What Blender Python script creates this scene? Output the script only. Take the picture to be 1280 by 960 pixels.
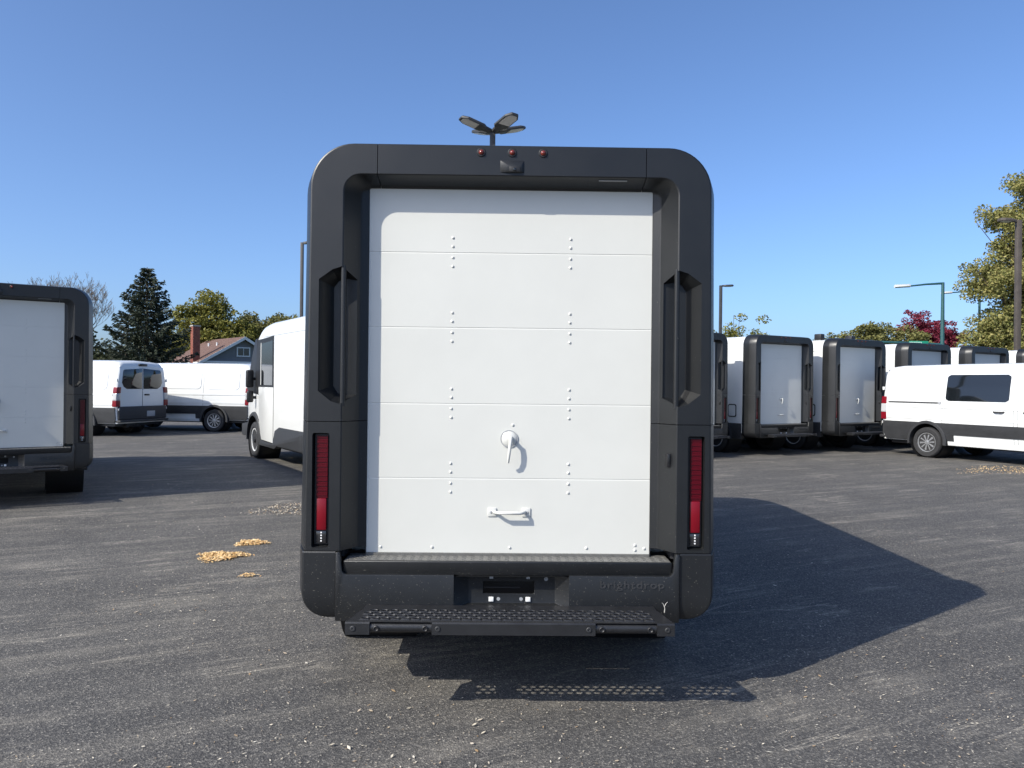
import bpy, bmesh, math, random
from math import sin, cos, pi, radians, sqrt, atan2
from mathutils import Vector, Matrix, Euler

for o in list(bpy.data.objects):
    bpy.data.objects.remove(o)
scene = bpy.context.scene
COL = scene.collection
rnd = random.Random(7)

# ------------------------------------------------------------------ camera
CAM_H = 1.57
cd = bpy.data.cameras.new('camera')
cam = bpy.data.objects.new('camera', cd)
COL.objects.link(cam)
ROLL = 0.0105
cr, sr = cos(ROLL), sin(ROLL)
cam.matrix_world = Matrix(((cr, -sr, 0, 0), (0, 0, -1, 0), (sr, cr, 0, CAM_H), (0, 0, 0, 1)))
cd.sensor_fit = 'HORIZONTAL'
cd.sensor_width = 36.0
cd.lens = 36.0 * 950 / 1280
cd.clip_start = 0.05
cd.clip_end = 3000
scene.camera = cam

# ------------------------------------------------------------------ light
TO_SUN = Vector((-1.03, -0.79, 1.0)).normalized()
world = bpy.data.worlds.new('World')
scene.world = world
world.use_nodes = True
wn = world.node_tree
wn.nodes.clear()
w_out = wn.nodes.new('ShaderNodeOutputWorld')
w_bg = wn.nodes.new('ShaderNodeBackground')
w_sky = wn.nodes.new('ShaderNodeTexSky')
w_sky.sky_type = 'NISHITA'
w_sky.sun_disc = False
w_sky.sun_elevation = math.asin(TO_SUN.z)
w_sky.sun_rotation = atan2(TO_SUN.x, TO_SUN.y)
w_sky.altitude = 200
w_sky.air_density = 0.76
w_sky.dust_density = 2.4
w_sky.ozone_density = 7.0
w_bg.inputs['Strength'].default_value = 0.15
wn.links.new(w_sky.outputs['Color'], w_bg.inputs['Color'])
wn.links.new(w_bg.outputs['Background'], w_out.inputs['Surface'])

sl = bpy.data.lights.new('sun', 'SUN')
sl.energy = 3.95
sl.angle = radians(0.5)
sl.color = (1.0, 0.945, 0.84)
sun = bpy.data.objects.new('sun', sl)
COL.objects.link(sun)
sun.location = (-20, -16, 20)
sun.rotation_euler = (-TO_SUN).to_track_quat('-Z', 'Y').to_euler()

scene.view_settings.view_transform = 'Standard'
scene.view_settings.look = 'None'
scene.view_settings.exposure = 0.58
scene.view_settings.gamma = 1.0

# ------------------------------------------------------------------ materials
MATS = {}


def N(nt, t, **kw):
    n = nt.nodes.new(t)
    for k, v in kw.items():
        if k in n.inputs:
            n.inputs[k].default_value = v
        else:
            setattr(n, k, v)
    return n


def mat(name, col, rough=0.5, metal=0.0, spec=0.5, coat=0.0, var=0.0, vscale=6.0, bump=0.0, bscale=200.0, emit=None):
    m = bpy.data.materials.new(name)
    m.use_nodes = True
    nt = m.node_tree
    b = nt.nodes['Principled BSDF']
    b.inputs['Base Color'].default_value = (*col, 1)
    b.inputs['Roughness'].default_value = rough
    b.inputs['Metallic'].default_value = metal
    b.inputs['Specular IOR Level'].default_value = spec
    b.inputs['Coat Weight'].default_value = coat
    b.inputs['Coat Roughness'].default_value = 0.06
    if var > 0 or bump > 0:
        tc = N(nt, 'ShaderNodeTexCoord')
    if var > 0:
        no = N(nt, 'ShaderNodeTexNoise', Scale=vscale, Detail=6.0, Roughness=0.65)
        nt.links.new(tc.outputs['Object'], no.inputs['Vector'])
        mr = N(nt, 'ShaderNodeMapRange')
        mr.inputs['From Min'].default_value = 0.3
        mr.inputs['From Max'].default_value = 0.7
        mr.inputs['To Min'].default_value = 1 - var
        mr.inputs['To Max'].default_value = 1 + var
        nt.links.new(no.outputs['Fac'], mr.inputs['Value'])
        vm = N(nt, 'ShaderNodeVectorMath', operation='SCALE')
        vm.inputs[0].default_value = col
        nt.links.new(mr.outputs['Result'], vm.inputs['Scale'])
        nt.links.new(vm.outputs['Vector'], b.inputs['Base Color'])
        mr2 = N(nt, 'ShaderNodeMapRange')
        mr2.inputs['To Min'].default_value = max(0.02, rough - var * 0.5)
        mr2.inputs['To Max'].default_value = min(1, rough + var * 0.5)
        nt.links.new(no.outputs['Fac'], mr2.inputs['Value'])
        nt.links.new(mr2.outputs['Result'], b.inputs['Roughness'])
    if bump > 0:
        n2 = N(nt, 'ShaderNodeTexNoise', Scale=bscale, Detail=3.0)
        nt.links.new(tc.outputs['Object'], n2.inputs['Vector'])
        bp = N(nt, 'ShaderNodeBump', Strength=bump, Distance=0.004)
        nt.links.new(n2.outputs['Fac'], bp.inputs['Height'])
        nt.links.new(bp.outputs['Normal'], b.inputs['Normal'])
    if emit:
        b.inputs['Emission Color'].default_value = (*emit[:3], 1)
        b.inputs['Emission Strength'].default_value = emit[3]
    MATS[name] = m
    return m


def plastic_material(name, col):
    """textured charcoal plastic with fine grain, faint smears and pale dust specks"""
    m = mat(name, col, 0.5, spec=0.5)
    nt = m.node_tree
    b = nt.nodes['Principled BSDF']
    tc = N(nt, 'ShaderNodeTexCoord')
    big = N(nt, 'ShaderNodeTexNoise', Scale=3.5, Detail=7.0, Roughness=0.7)
    nt.links.new(tc.outputs['Object'], big.inputs['Vector'])
    ramp = N(nt, 'ShaderNodeMapRange')
    ramp.inputs['From Min'].default_value = 0.3
    ramp.inputs['From Max'].default_value = 0.75
    ramp.inputs['To Min'].default_value = 0.85
    ramp.inputs['To Max'].default_value = 1.25
    nt.links.new(big.outputs['Fac'], ramp.inputs['Value'])
    sc = N(nt, 'ShaderNodeVectorMath', operation='SCALE')
    sc.inputs[0].default_value = col
    nt.links.new(ramp.outputs['Result'], sc.inputs['Scale'])
    sp = N(nt, 'ShaderNodeTexNoise', Scale=150.0, Detail=1.0)
    nt.links.new(tc.outputs['Object'], sp.inputs['Vector'])
    sg = N(nt, 'ShaderNodeSeparateXYZ')
    nt.links.new(tc.outputs['Object'], sg.inputs[0])
    low = N(nt, 'ShaderNodeMapRange')
    low.inputs['From Min'].default_value = 1.3
    low.inputs['From Max'].default_value = 0.4
    low.inputs['To Min'].default_value = 0.79
    low.inputs['To Max'].default_value = 0.725
    nt.links.new(sg.outputs['Z'], low.inputs['Value'])
    gt = N(nt, 'ShaderNodeMath', operation='GREATER_THAN')
    nt.links.new(sp.outputs['Fac'], gt.inputs[0])
    nt.links.new(low.outputs['Result'], gt.inputs[1])
    gm = N(nt, 'ShaderNodeMath', operation='MULTIPLY')
    gm.inputs[1].default_value = 0.4
    nt.links.new(gt.outputs[0], gm.inputs[0])
    mx = N(nt, 'ShaderNodeMix', data_type='RGBA')
    nt.links.new(gm.outputs[0], mx.inputs['Factor'])
    nt.links.new(sc.outputs['Vector'], mx.inputs['A'])
    mx.inputs['B'].default_value = (0.28, 0.26, 0.22, 1)
    nt.links.new(mx.outputs['Result'], b.inputs['Base Color'])
    fine = N(nt, 'ShaderNodeTexNoise', Scale=420.0, Detail=2.0)
    nt.links.new(tc.outputs['Object'], fine.inputs['Vector'])
    bp = N(nt, 'ShaderNodeBump', Strength=0.22, Distance=0.002)
    nt.links.new(fine.outputs['Fac'], bp.inputs['Height'])
    nt.links.new(bp.outputs['Normal'], b.inputs['Normal'])
    mr2 = N(nt, 'ShaderNodeMapRange')
    mr2.inputs['To Min'].default_value = 0.34
    mr2.inputs['To Max'].default_value = 0.48
    nt.links.new(big.outputs['Fac'], mr2.inputs['Value'])
    nt.links.new(mr2.outputs['Result'], b.inputs['Roughness'])
    return m


plastic_material('charcoal', (0.0088, 0.0096, 0.0104))
plastic_material('charcoal_low', (0.0096, 0.0104, 0.0114))
mat('cladding', (0.024, 0.025, 0.027), 0.6, var=0.2)
mat('white_paint', (0.665, 0.675, 0.66), 0.28, coat=0.35, var=0.02, vscale=2.0)
mat('white_door', (0.59, 0.59, 0.545), 0.42, var=0.025, vscale=2.2, bump=0.05, bscale=9.0)
mat('white_metal', (0.60, 0.60, 0.56), 0.35)
mat('black', (0.010, 0.010, 0.011), 0.5)
mat('seam', (0.03, 0.03, 0.032), 0.7)
mat('grey_seam', (0.16, 0.165, 0.17), 0.6)
mat('glass_dark', (0.008, 0.010, 0.012), 0.04, spec=0.8)
mat('rubber', (0.022, 0.022, 0.023), 0.75, var=0.25, vscale=20, bump=0.2, bscale=80)
mat('rim', (0.55, 0.56, 0.57), 0.32, metal=0.75, var=0.1)
mat('rim_white', (0.62, 0.63, 0.63), 0.4, var=0.1)
mat('red_dark', (0.07, 0.001, 0.006), 0.3, spec=0.3)
mat('red', (0.17, 0.002, 0.009), 0.3, spec=0.4)
mat('amber', (0.16, 0.02, 0.01), 0.12, coat=0.8)
mat('lens_clear', (0.02, 0.02, 0.022), 0.15, coat=0.5)
mat('lens_white', (0.42, 0.42, 0.42), 0.2, coat=0.5)
mat('tread_metal', (0.115, 0.113, 0.105), 0.45, var=0.2, vscale=30, bump=0.3, bscale=150)
mat('step_plastic', (0.016, 0.0165, 0.018), 0.38, var=0.2, vscale=12, bump=0.2, bscale=300)
mat('clip_white', (0.8, 0.8, 0.78), 0.5)
mat('clip_grey', (0.32, 0.33, 0.34), 0.5)
mat('pole_dark', (0.035, 0.036, 0.038), 0.55, var=0.2)
mat('pole_brown', (0.07, 0.058, 0.048), 0.6, var=0.2)
mat('pole_teal', (0.018, 0.075, 0.078), 0.5, var=0.1)
mat('led', (0.48, 0.46, 0.42), 0.35)
mat('lamp_grey', (0.55, 0.57, 0.57), 0.4)
mat('sign_green', (0.01, 0.22, 0.13), 0.5)
mat('sign_pale', (0.55, 0.68, 0.62), 0.5)
mat('siding', (0.16, 0.165, 0.172), 0.75, var=0.06, vscale=3)
mat('trim', (0.62, 0.64, 0.65), 0.6)
mat('shingle', (0.13, 0.078, 0.064), 0.9, var=0.25, vscale=5, bump=0.4, bscale=20)
mat('shingle_b', (0.12, 0.10, 0.085), 0.9, var=0.25, vscale=5)
mat('mortar', (0.30, 0.27, 0.25), 0.9)
mat('bricks', (0.24, 0.075, 0.05), 0.85, var=0.35, vscale=8)
mat('bark', (0.10, 0.08, 0.06), 0.9, var=0.3, vscale=8)
mat('bark_pale', (0.19, 0.165, 0.14), 0.9, var=0.25, vscale=8)
mat('lawn', (0.07, 0.09, 0.03), 0.95, var=0.4, vscale=3)
mat('concrete', (0.38, 0.36, 0.33), 0.9, var=0.15, vscale=4)


def leaf_mat(name, cols, trans=0.25):
    m = mat(name, cols[0], 0.6, spec=0.25)
    nt = m.node_tree
    b = nt.nodes['Principled BSDF']
    g = N(nt, 'ShaderNodeNewGeometry')
    rp = N(nt, 'ShaderNodeValToRGB')
    el = rp.color_ramp.elements
    for i, c in enumerate(cols):
        p = i / (len(cols) - 1)
        if i < 2:
            e = el[i]
            e.position = p
        else:
            e = el.new(p)
        e.color = (*c, 1)
    # keep stops ordered
    for i, c in enumerate(cols):
        el[i].position = i / (len(cols) - 1)
        el[i].color = (*c, 1)
    nt.links.new(g.outputs['Random Per Island'], rp.inputs['Fac'])
    nt.links.new(rp.outputs['Color'], b.inputs['Base Color'])
    if trans:
        tr = N(nt, 'ShaderNodeBsdfTranslucent')
        nt.links.new(rp.outputs['Color'], tr.inputs['Color'])
        mx = N(nt, 'ShaderNodeMixShader', Fac=trans)
        nt.links.new(b.outputs[0], mx.inputs[1])
        nt.links.new(tr.outputs[0], mx.inputs[2])
        nt.links.new(mx.outputs[0], nt.nodes['Material Output'].inputs['Surface'])
    return m


leaf_mat('leaf_yellowgreen', [(0.14, 0.15, 0.035), (0.20, 0.20, 0.045), (0.26, 0.23, 0.055), (0.11, 0.12, 0.03)])
leaf_mat('leaf_olive', [(0.12, 0.125, 0.04), (0.16, 0.155, 0.05), (0.21, 0.195, 0.065), (0.09, 0.10, 0.035)])
leaf_mat('leaf_big', [(0.17, 0.18, 0.055), (0.24, 0.235, 0.075), (0.34, 0.295, 0.11), (0.12, 0.14, 0.05)])
leaf_mat('leaf_dark', [(0.035, 0.045, 0.02), (0.05, 0.06, 0.028), (0.07, 0.07, 0.03)])
leaf_mat('leaf_maroon', [(0.17, 0.022, 0.045), (0.23, 0.035, 0.06), (0.12, 0.018, 0.035)])
leaf_mat('needle', [(0.026, 0.038, 0.024), (0.04, 0.052, 0.034), (0.06, 0.07, 0.046)], 0.1)
leaf_mat('leaf_fallen', [(0.72, 0.48, 0.20), (0.80, 0.59, 0.30), (0.45, 0.26, 0.10), (0.78, 0.62, 0.38), (0.64, 0.39, 0.15)], 0.0)
leaf_mat('leaf_chip', [(0.44, 0.39, 0.30), (0.66, 0.60, 0.48), (0.34, 0.22, 0.11), (0.56, 0.53, 0.46)], 0.0)


def asphalt():
    m = mat('asphalt', (0.1, 0.1, 0.1), 0.85, spec=0.3)
    nt = m.node_tree
    L = nt.links.new
    b = nt.nodes['Principled BSDF']
    tc = N(nt, 'ShaderNodeTexCoord')
    mp = N(nt, 'ShaderNodeMapping')
    mp.inputs['Rotation'].default_value = (0, 0, -radians(26))
    L(tc.outputs['Object'], mp.inputs['Vector'])
    # long worn streaks along the rows
    st = N(nt, 'ShaderNodeMapping')
    st.inputs['Scale'].default_value = (0.30, 4.2, 1)
    L(mp.outputs[0], st.inputs['Vector'])
    sn = N(nt, 'ShaderNodeTexNoise', Scale=1.0, Detail=8.0, Roughness=0.62, Distortion=0.6)
    L(st.outputs[0], sn.inputs['Vector'])
    st2 = N(nt, 'ShaderNodeMapping')
    st2.inputs['Scale'].default_value = (0.8, 13.0, 1)
    L(mp.outputs[0], st2.inputs['Vector'])
    sn2 = N(nt, 'ShaderNodeTexNoise', Scale=1.0, Detail=6.0, Roughness=0.7, Distortion=1.2)
    L(st2.outputs[0], sn2.inputs['Vector'])
    big = N(nt, 'ShaderNodeTexNoise', Scale=0.9, Detail=9.0, Roughness=0.68)
    L(mp.outputs[0], big.inputs['Vector'])
    # aggregate
    ag = N(nt, 'ShaderNodeTexVoronoi', Scale=118.0)
    L(tc.outputs['Object'], ag.inputs['Vector'])
    ag2 = N(nt, 'ShaderNodeTexNoise', Scale=85.0, Detail=5.0, Roughness=0.75)
    L(tc.outputs['Object'], ag2.inputs['Vector'])
    sep = N(nt, 'ShaderNodeSeparateColor')
    L(ag.outputs['Color'], sep.inputs[0])
    # stone brightness: most dark, some pale
    pr = N(nt, 'ShaderNodeValToRGB')
    e = pr.color_ramp.elements
    e[0].position = 0.0
    e[0].color = (0.044, 0.043, 0.042, 1)
    e[1].position = 1.0
    e[1].color = (0.48, 0.44, 0.37, 1)
    x = e.new(0.5); x.color = (0.081, 0.078, 0.074, 1)
    x = e.new(0.8); x.color = (0.152, 0.143, 0.128, 1)
    ad = N(nt, 'ShaderNodeMath', operation='MULTIPLY_ADD')
    ad.inputs[1].default_value = 0.72
    L(sep.outputs[0], ad.inputs[0])
    md = N(nt, 'ShaderNodeMath', operation='MULTIPLY_ADD')
    md.inputs[1].default_value = 1.15
    md.inputs[2].default_value = -0.46
    L(ag2.outputs['Fac'], md.inputs[0])
    L(md.outputs[0], ad.inputs[2])
    L(ad.outputs[0], pr.inputs['Fac'])
    # wear streak mask -> paler, sandier
    wr = N(nt, 'ShaderNodeMapRange')
    wr.inputs['From Min'].default_value = 0.47
    wr.inputs['From Max'].default_value = 0.72
    L(sn.outputs['Fac'], wr.inputs['Value'])
    wr2 = N(nt, 'ShaderNodeMapRange')
    wr2.inputs['From Min'].default_value = 0.56
    wr2.inputs['From Max'].default_value = 0.70
    L(sn2.outputs['Fac'], wr2.inputs['Value'])
    wa = N(nt, 'ShaderNodeMath', operation='MULTIPLY_ADD')
    wa.inputs[1].default_value = 0.8
    L(wr2.outputs[0], wa.inputs[0])
    L(wr.outputs[0], wa.inputs[2])
    st3 = N(nt, 'ShaderNodeMapping')
    st3.inputs['Scale'].default_value = (0.25, 2.6, 1)
    st3.inputs['Location'].default_value = (7.3, 3.1, 0)
    L(mp.outputs[0], st3.inputs['Vector'])
    sn3 = N(nt, 'ShaderNodeTexNoise', Scale=1.0, Detail=5.0, Roughness=0.6, Distortion=0.9)
    L(st3.outputs[0], sn3.inputs['Vector'])
    rd1 = N(nt, 'ShaderNodeMath', operation='SUBTRACT')
    rd1.inputs[1].default_value = 0.5
    L(sn3.outputs['Fac'], rd1.inputs[0])
    rd2 = N(nt, 'ShaderNodeMath', operation='ABSOLUTE')
    L(rd1.outputs[0], rd2.inputs[0])
    rd3 = N(nt, 'ShaderNodeMapRange')
    rd3.inputs['From Min'].default_value = 0.018
    rd3.inputs['From Max'].default_value = 0.002
    L(rd2.outputs[0], rd3.inputs['Value'])
    brk = N(nt, 'ShaderNodeTexNoise', Scale=1.3, Detail=4.0, Roughness=0.7)
    L(mp.outputs[0], brk.inputs['Vector'])
    bk2 = N(nt, 'ShaderNodeMapRange')
    bk2.inputs['From Min'].default_value = 0.48
    bk2.inputs['From Max'].default_value = 0.62
    bk2.inputs['To Max'].default_value = 1.3
    L(brk.outputs['Fac'], bk2.inputs['Value'])
    rd4 = N(nt, 'ShaderNodeMath', operation='MULTIPLY_ADD')
    L(rd3.outputs[0], rd4.inputs[0])
    L(bk2.outputs[0], rd4.inputs[1])
    pat = N(nt, 'ShaderNodeMath', operation='MULTIPLY')
    L(wa.outputs[0], pat.inputs[0])
    bk3 = N(nt, 'ShaderNodeMapRange')
    bk3.inputs['From Min'].default_value = 0.38
    bk3.inputs['From Max'].default_value = 0.62
    bk3.inputs['To Min'].default_value = 0.15
    bk3.inputs['To Max'].default_value = 1.2
    L(brk.outputs['Fac'], bk3.inputs['Value'])
    L(bk3.outputs[0], pat.inputs[1])
    L(pat.outputs[0], rd4.inputs[2])
    wm = N(nt, 'ShaderNodeMath', operation='MULTIPLY')
    wm.inputs[1].default_value = 0.58
    wm.use_clamp = True
    L(rd4.outputs[0], wm.inputs[0])
    sand = N(nt, 'ShaderNodeMix', data_type='RGBA', blend_type='MULTIPLY')
    sand.inputs['Factor'].default_value = 0.0
    mx = N(nt, 'ShaderNodeMix', data_type='RGBA')
    L(wm.outputs[0], mx.inputs['Factor'])
    L(pr.outputs['Color'], mx.inputs['A'])
    scl = N(nt, 'ShaderNodeVectorMath', operation='MULTIPLY_ADD')
    scl.inputs[1].default_value = (1.25, 1.22, 1.15)
    scl.inputs[2].default_value = (0.125, 0.113, 0.092)
    L(pr.outputs['Color'], scl.inputs[0])
    L(scl.outputs[0], mx.inputs['B'])
    bm_ = N(nt, 'ShaderNodeMapRange')
    bm_.inputs['From Min'].default_value = 0.3
    bm_.inputs['From Max'].default_value = 0.7
    bm_.inputs['To Min'].default_value = 0.84
    bm_.inputs['To Max'].default_value = 1.08
    L(big.outputs['Fac'], bm_.inputs['Value'])
    fin = N(nt, 'ShaderNodeVectorMath', operation='SCALE')
    L(mx.outputs['Result'], fin.inputs[0])
    L(bm_.outputs[0], fin.inputs['Scale'])
    L(fin.outputs['Vector'], b.inputs['Base Color'])
    bp = N(nt, 'ShaderNodeBump', Strength=0.7, Distance=0.006)
    hs = N(nt, 'ShaderNodeMath', operation='ADD')
    L(ag.outputs['Distance'], hs.inputs[0])
    L(ag2.outputs['Fac'], hs.inputs[1])
    L(hs.outputs[0], bp.inputs['Height'])
    L(bp.outputs['Normal'], b.inputs['Normal'])


asphalt()


# ------------------------------------------------------------------ mesh helpers
class MB:
    def __init__(s):
        s.v = []
        s.f = []

    def add(s, vs, fs):
        o = len(s.v)
        s.v += [tuple(p) for p in vs]
        s.f += [tuple(i + o for i in f) for f in fs]
        return s

    def box(s, x0, x1, y0, y1, z0, z1):
        return s.add([(x0, y0, z0), (x1, y0, z0), (x1, y1, z0), (x0, y1, z0), (x0, y0, z1), (x1, y0, z1), (x1, y1, z1), (x0, y1, z1)],
                     [(0, 3, 2, 1), (4, 5, 6, 7), (0, 1, 5, 4), (1, 2, 6, 5), (2, 3, 7, 6), (3, 0, 4, 7)])

    def prism(s, pts, axis, a, b, pts2=None):
        """polygon in the plane across axis, extruded from a to b"""
        def P(p, t):
            return (t, p[0], p[1]) if axis == 'x' else ((p[0], t, p[1]) if axis == 'y' else (p[0], p[1], t))
        n = len(pts)
        q = pts2 or pts
        vs = [P(p, a) for p in pts] + [P(p, b) for p in q]
        fs = [tuple(range(n)), tuple(range(2 * n - 1, n - 1, -1))] + [(i, i + n, (i + 1) % n + n, (i + 1) % n) for i in range(n)]
        return s.add(vs, fs)

    def rings(s, rings, close=True, cap=True):
        n = len(rings[0])
        vs = [p for r in rings for p in r]
        fs = []
        for k in range(len(rings) - 1):
            for i in range(n if close else n - 1):
                j = (i + 1) % n
                fs.append((k * n + i, k * n + j, (k + 1) * n + j, (k + 1) * n + i))
        if cap and close:
            fs.append(tuple(range(n - 1, -1, -1)))
            fs.append(tuple((len(rings) - 1) * n + i for i in range(n)))
        return s.add(vs, fs)

    def tube(s, pts, rad, n=8, cap=True):
        pts = [Vector(p) for p in pts]
        rs = rad if isinstance(rad, (list, tuple)) else [rad] * len(pts)
        rr = []
        prev = None
        for i, p in enumerate(pts):
            d = (pts[min(i + 1, len(pts) - 1)] - pts[max(i - 1, 0)]).normalized()
            up = prev if prev is not None else (Vector((0, 0, 1)) if abs(d.z) < 0.9 else Vector((1, 0, 0)))
            a = d.cross(up)
            if a.length < 1e-5:
                a = d.cross(Vector((0.3, 1, 0.2)))
            a.normalize()
            b = a.cross(d).normalized()
            prev = b
            rr.append([p + a * cos(2 * pi * k / n) * rs[i] + b * sin(2 * pi * k / n) * rs[i] for k in range(n)])
        return s.rings(rr, True, cap)

    def lathe(s, prof, axis, c, n=24, cap=True):
        """prof: (radius, along axis)"""
        rr = []
        for r, t in prof:
            ring = []
            for k in range(n):
                a = 2 * pi * k / n
                u, w = r * cos(a), r * sin(a)
                p = (t, u, w) if axis == 'x' else ((u, t, w) if axis == 'y' else (u, w, t))
                ring.append((p[0] + c[0], p[1] + c[1], p[2] + c[2]))
            rr.append(ring)
        return s.rings(rr, True, cap)


def rrect(x0, x1, z0, z1, r, n=4):
    out = []
    for cx, cz, a0 in ((x1 - r, z1 - r, 0), (x0 + r, z1 - r, pi / 2), (x0 + r, z0 + r, pi), (x1 - r, z0 + r, 1.5 * pi)):
        for k in range(n + 1):
            a = a0 + k * pi / 2 / n
            out.append((cx + r * cos(a), cz + r * sin(a)))
    return out


def build(name, mb, m, parent=None, bevel=0.0, seg=2, smooth=35, recalc=True, kind=None, merge=False):
    me = bpy.data.meshes.new(name)
    me.from_pydata(mb.v, [], mb.f)
    if recalc or bevel or merge:
        bm = bmesh.new()
        bm.from_mesh(me)
        if merge:
            bmesh.ops.remove_doubles(bm, verts=bm.verts, dist=1e-4)
        if recalc:
            bmesh.ops.recalc_face_normals(bm, faces=bm.faces)
        if bevel:
            ed = [e for e in bm.edges if len(e.link_faces) == 2 and e.calc_face_angle(0) > radians(25)]
            bmesh.ops.bevel(bm, geom=ed, offset=bevel, segments=seg, profile=0.5, affect='EDGES', clamp_overlap=True)
        bm.to_mesh(me)
        bm.free()
    if smooth:
        me.shade_smooth()
        me.set_sharp_from_angle(angle=radians(smooth))
    me.materials.append(MATS[m])
    o = bpy.data.objects.new(name, me)
    COL.objects.link(o)
    if parent:
        o.parent = parent
    if kind:
        o['kind'] = kind
    return o


def tag(o, label, cat, group=None, kind=None):
    o['label'] = label
    o['category'] = cat
    if group:
        o['group'] = group
    if kind:
        o['kind'] = kind
    return o


def empty(name, loc, rz=0.0):
    o = bpy.data.objects.new(name, None)
    o.empty_display_size = 0.3
    COL.objects.link(o)
    o.location = loc
    o.rotation_euler = (0, 0, rz)
    return o


KIDS = {}


def copy_tree(o, parent=None):
    c = o.copy()
    COL.objects.link(c)
    c.parent = parent
    for ch in list(o.children):
        copy_tree(ch, c)
    return c


def boolean(o, cutters, smooth=35):
    for c in cutters:
        md = o.modifiers.new('b', 'BOOLEAN')
        md.operation = 'DIFFERENCE'
        md.object = c
        md.solver = 'EXACT'
    bpy.context.view_layer.update()
    dg = bpy.context.evaluated_depsgraph_get()
    me = bpy.data.meshes.new_from_object(o.evaluated_get(dg))
    o.modifiers.clear()
    nm = o.data.name
    old = o.data
    o.data = me
    bpy.data.meshes.remove(old)
    me.name = nm
    if smooth:
        me.shade_smooth()
        me.set_sharp_from_angle(angle=radians(smooth))
    while len(me.materials) > 1:
        me.materials.pop(index=len(me.materials) - 1)
    for p in me.polygons:
        p.material_index = 0


def kill(objs):
    for c in objs:
        me = c.data
        bpy.data.objects.remove(c)
        bpy.data.meshes.remove(me)


# ------------------------------------------------------------------ ground
g = MB()
g.add([(-400, -60, 0), (400, -60, 0), (400, 700, 0), (-400, 700, 0)], [(0, 1, 2, 3)])
o = build('parking_lot', g, 'asphalt', smooth=0)
o['kind'] = 'structure'
g = MB()
g.add([(-400, 36, 0.12), (400, 36, 0.12), (400, 700, 0.12), (-400, 700, 0.12)], [(0, 1, 2, 3)])
o = build('lawn', g, 'lawn', smooth=0)
o['kind'] = 'structure'
g = MB().box(-200, 200, 35.84, 36.0, -0.02, 0.135)
o = build('kerb', g, 'concrete', bevel=0.015)
o['kind'] = 'structure'


# ------------------------------------------------------------------ wheels
def wheel(parent, x, y, z, side, R=0.37, w=0.235, style='steel', rimmat='rim_white'):
    """side = +1 outer face towards +x"""
    s = side
    h = w / 2
    prof = [(R * 0.62, -h * 0.75), (R * 0.70, -h * 0.98), (R * 0.9, -h), (R * 0.975, -h * 0.82), (R, -h * 0.5), (R, h * 0.5), (R * 0.975, h * 0.82),
            (R * 0.9, h), (R * 0.70, h * 0.98), (R * 0.62, h * 0.75)]
    t = MB().lathe([(r, a * s) for r, a in prof], 'x', (x, y, z), 40)
    ty = build('wheel', t, 'rubber', parent, smooth=40)
    rm = MB()
    rr = R * 0.63
    rm.lathe([(rr, h * 0.70 * s), (rr, h * 0.90 * s), (rr * 0.93, h * 0.88 * s), (rr * 0.90, h * 0.55 * s), (rr * 0.88, h * 0.2 * s)], 'x', (x, y, z), 40, cap=False)
    if style == 'steel':
        hub = MB()
        n = 10
        # disc with ventilation holes: sectors and radial gaps
        for k in range(n):
            a0 = 2 * pi * (k + 0.26) / n
            a1 = 2 * pi * (k + 0.74) / n
            ring = []
            for (r0, a, xx) in ((rr * 0.44, a0, 0.62), (rr * 0.92, a0, 0.42), (rr * 0.92, a1, 0.42), (rr * 0.44, a1, 0.62)):
                ring.append((x + s * h * xx, y + r0 * cos(a), z + r0 * sin(a)))
            back = [(p[0] - s * 0.015, p[1], p[2]) for p in ring]
            hub.rings([ring, back])
        hub.lathe([(rr * 0.0, h * 0.72 * s), (rr * 0.40, h * 0.72 * s), (rr * 0.52, h * 0.6 * s), (rr * 0.5, h * 0.5 * s)], 'x', (x, y, z), 24, cap=False)
        hub.lathe([(rr * 0.97, h * 0.45 * s), (rr * 0.80, h * 0.47 * s), (rr * 0.80, h * 0.35 * s)], 'x', (x, y, z), 30, cap=False)
        rm.add(hub.v, hub.f)
        cap_r = 0.30
    else:
        n = 10
        for k in range(n):
            a = 2 * pi * k / n + 0.1
            wid = 0.30 if k % 2 else 0.22
            pr = []
            for (q, da, xx) in ((0.15, -wid, 0.80), (0.95, -wid * 0.38, 0.74), (0.95, wid * 0.38, 0.74), (0.15, wid, 0.80)):
                pr.append((x + s * h * xx, y + rr * q * cos(a + da), z + rr * q * sin(a + da)))
            back = [(p[0] - s * 0.02, p[1], p[2]) for p in pr]
            rm.rings([pr, back])
        rm.lathe([(0.0, h * 0.9 * s), (rr * 0.22, h * 0.88 * s), (rr * 0.26, h * 0.7 * s)], 'x', (x, y, z), 20, cap=False)
        cap_r = 0.16
    build('rim', rm, rimmat, ty, smooth=30)
    bk = MB().lathe([(0.0, h * 0.1 * s), (rr * 0.97, h * 0.1 * s), (rr * 0.97, -h * 0.4 * s), (0, -h * 0.4 * s)], 'x', (x, y, z), 28, cap=False)
    build('brake_drum', bk, 'black', ty)
    hc = MB().lathe([(0.0, h * (1.02 if style == 'steel' else 0.95) * s), (rr * cap_r * 0.8, h * 1.0 * s if style == 'steel' else h * 0.94 * s), (rr * cap_r, h * 0.7 * s)], 'x', (x, y, z), 16, cap=False)
    build('hub_cap', hc, 'black' if style == 'steel' else rimmat, ty)
    return ty


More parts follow.
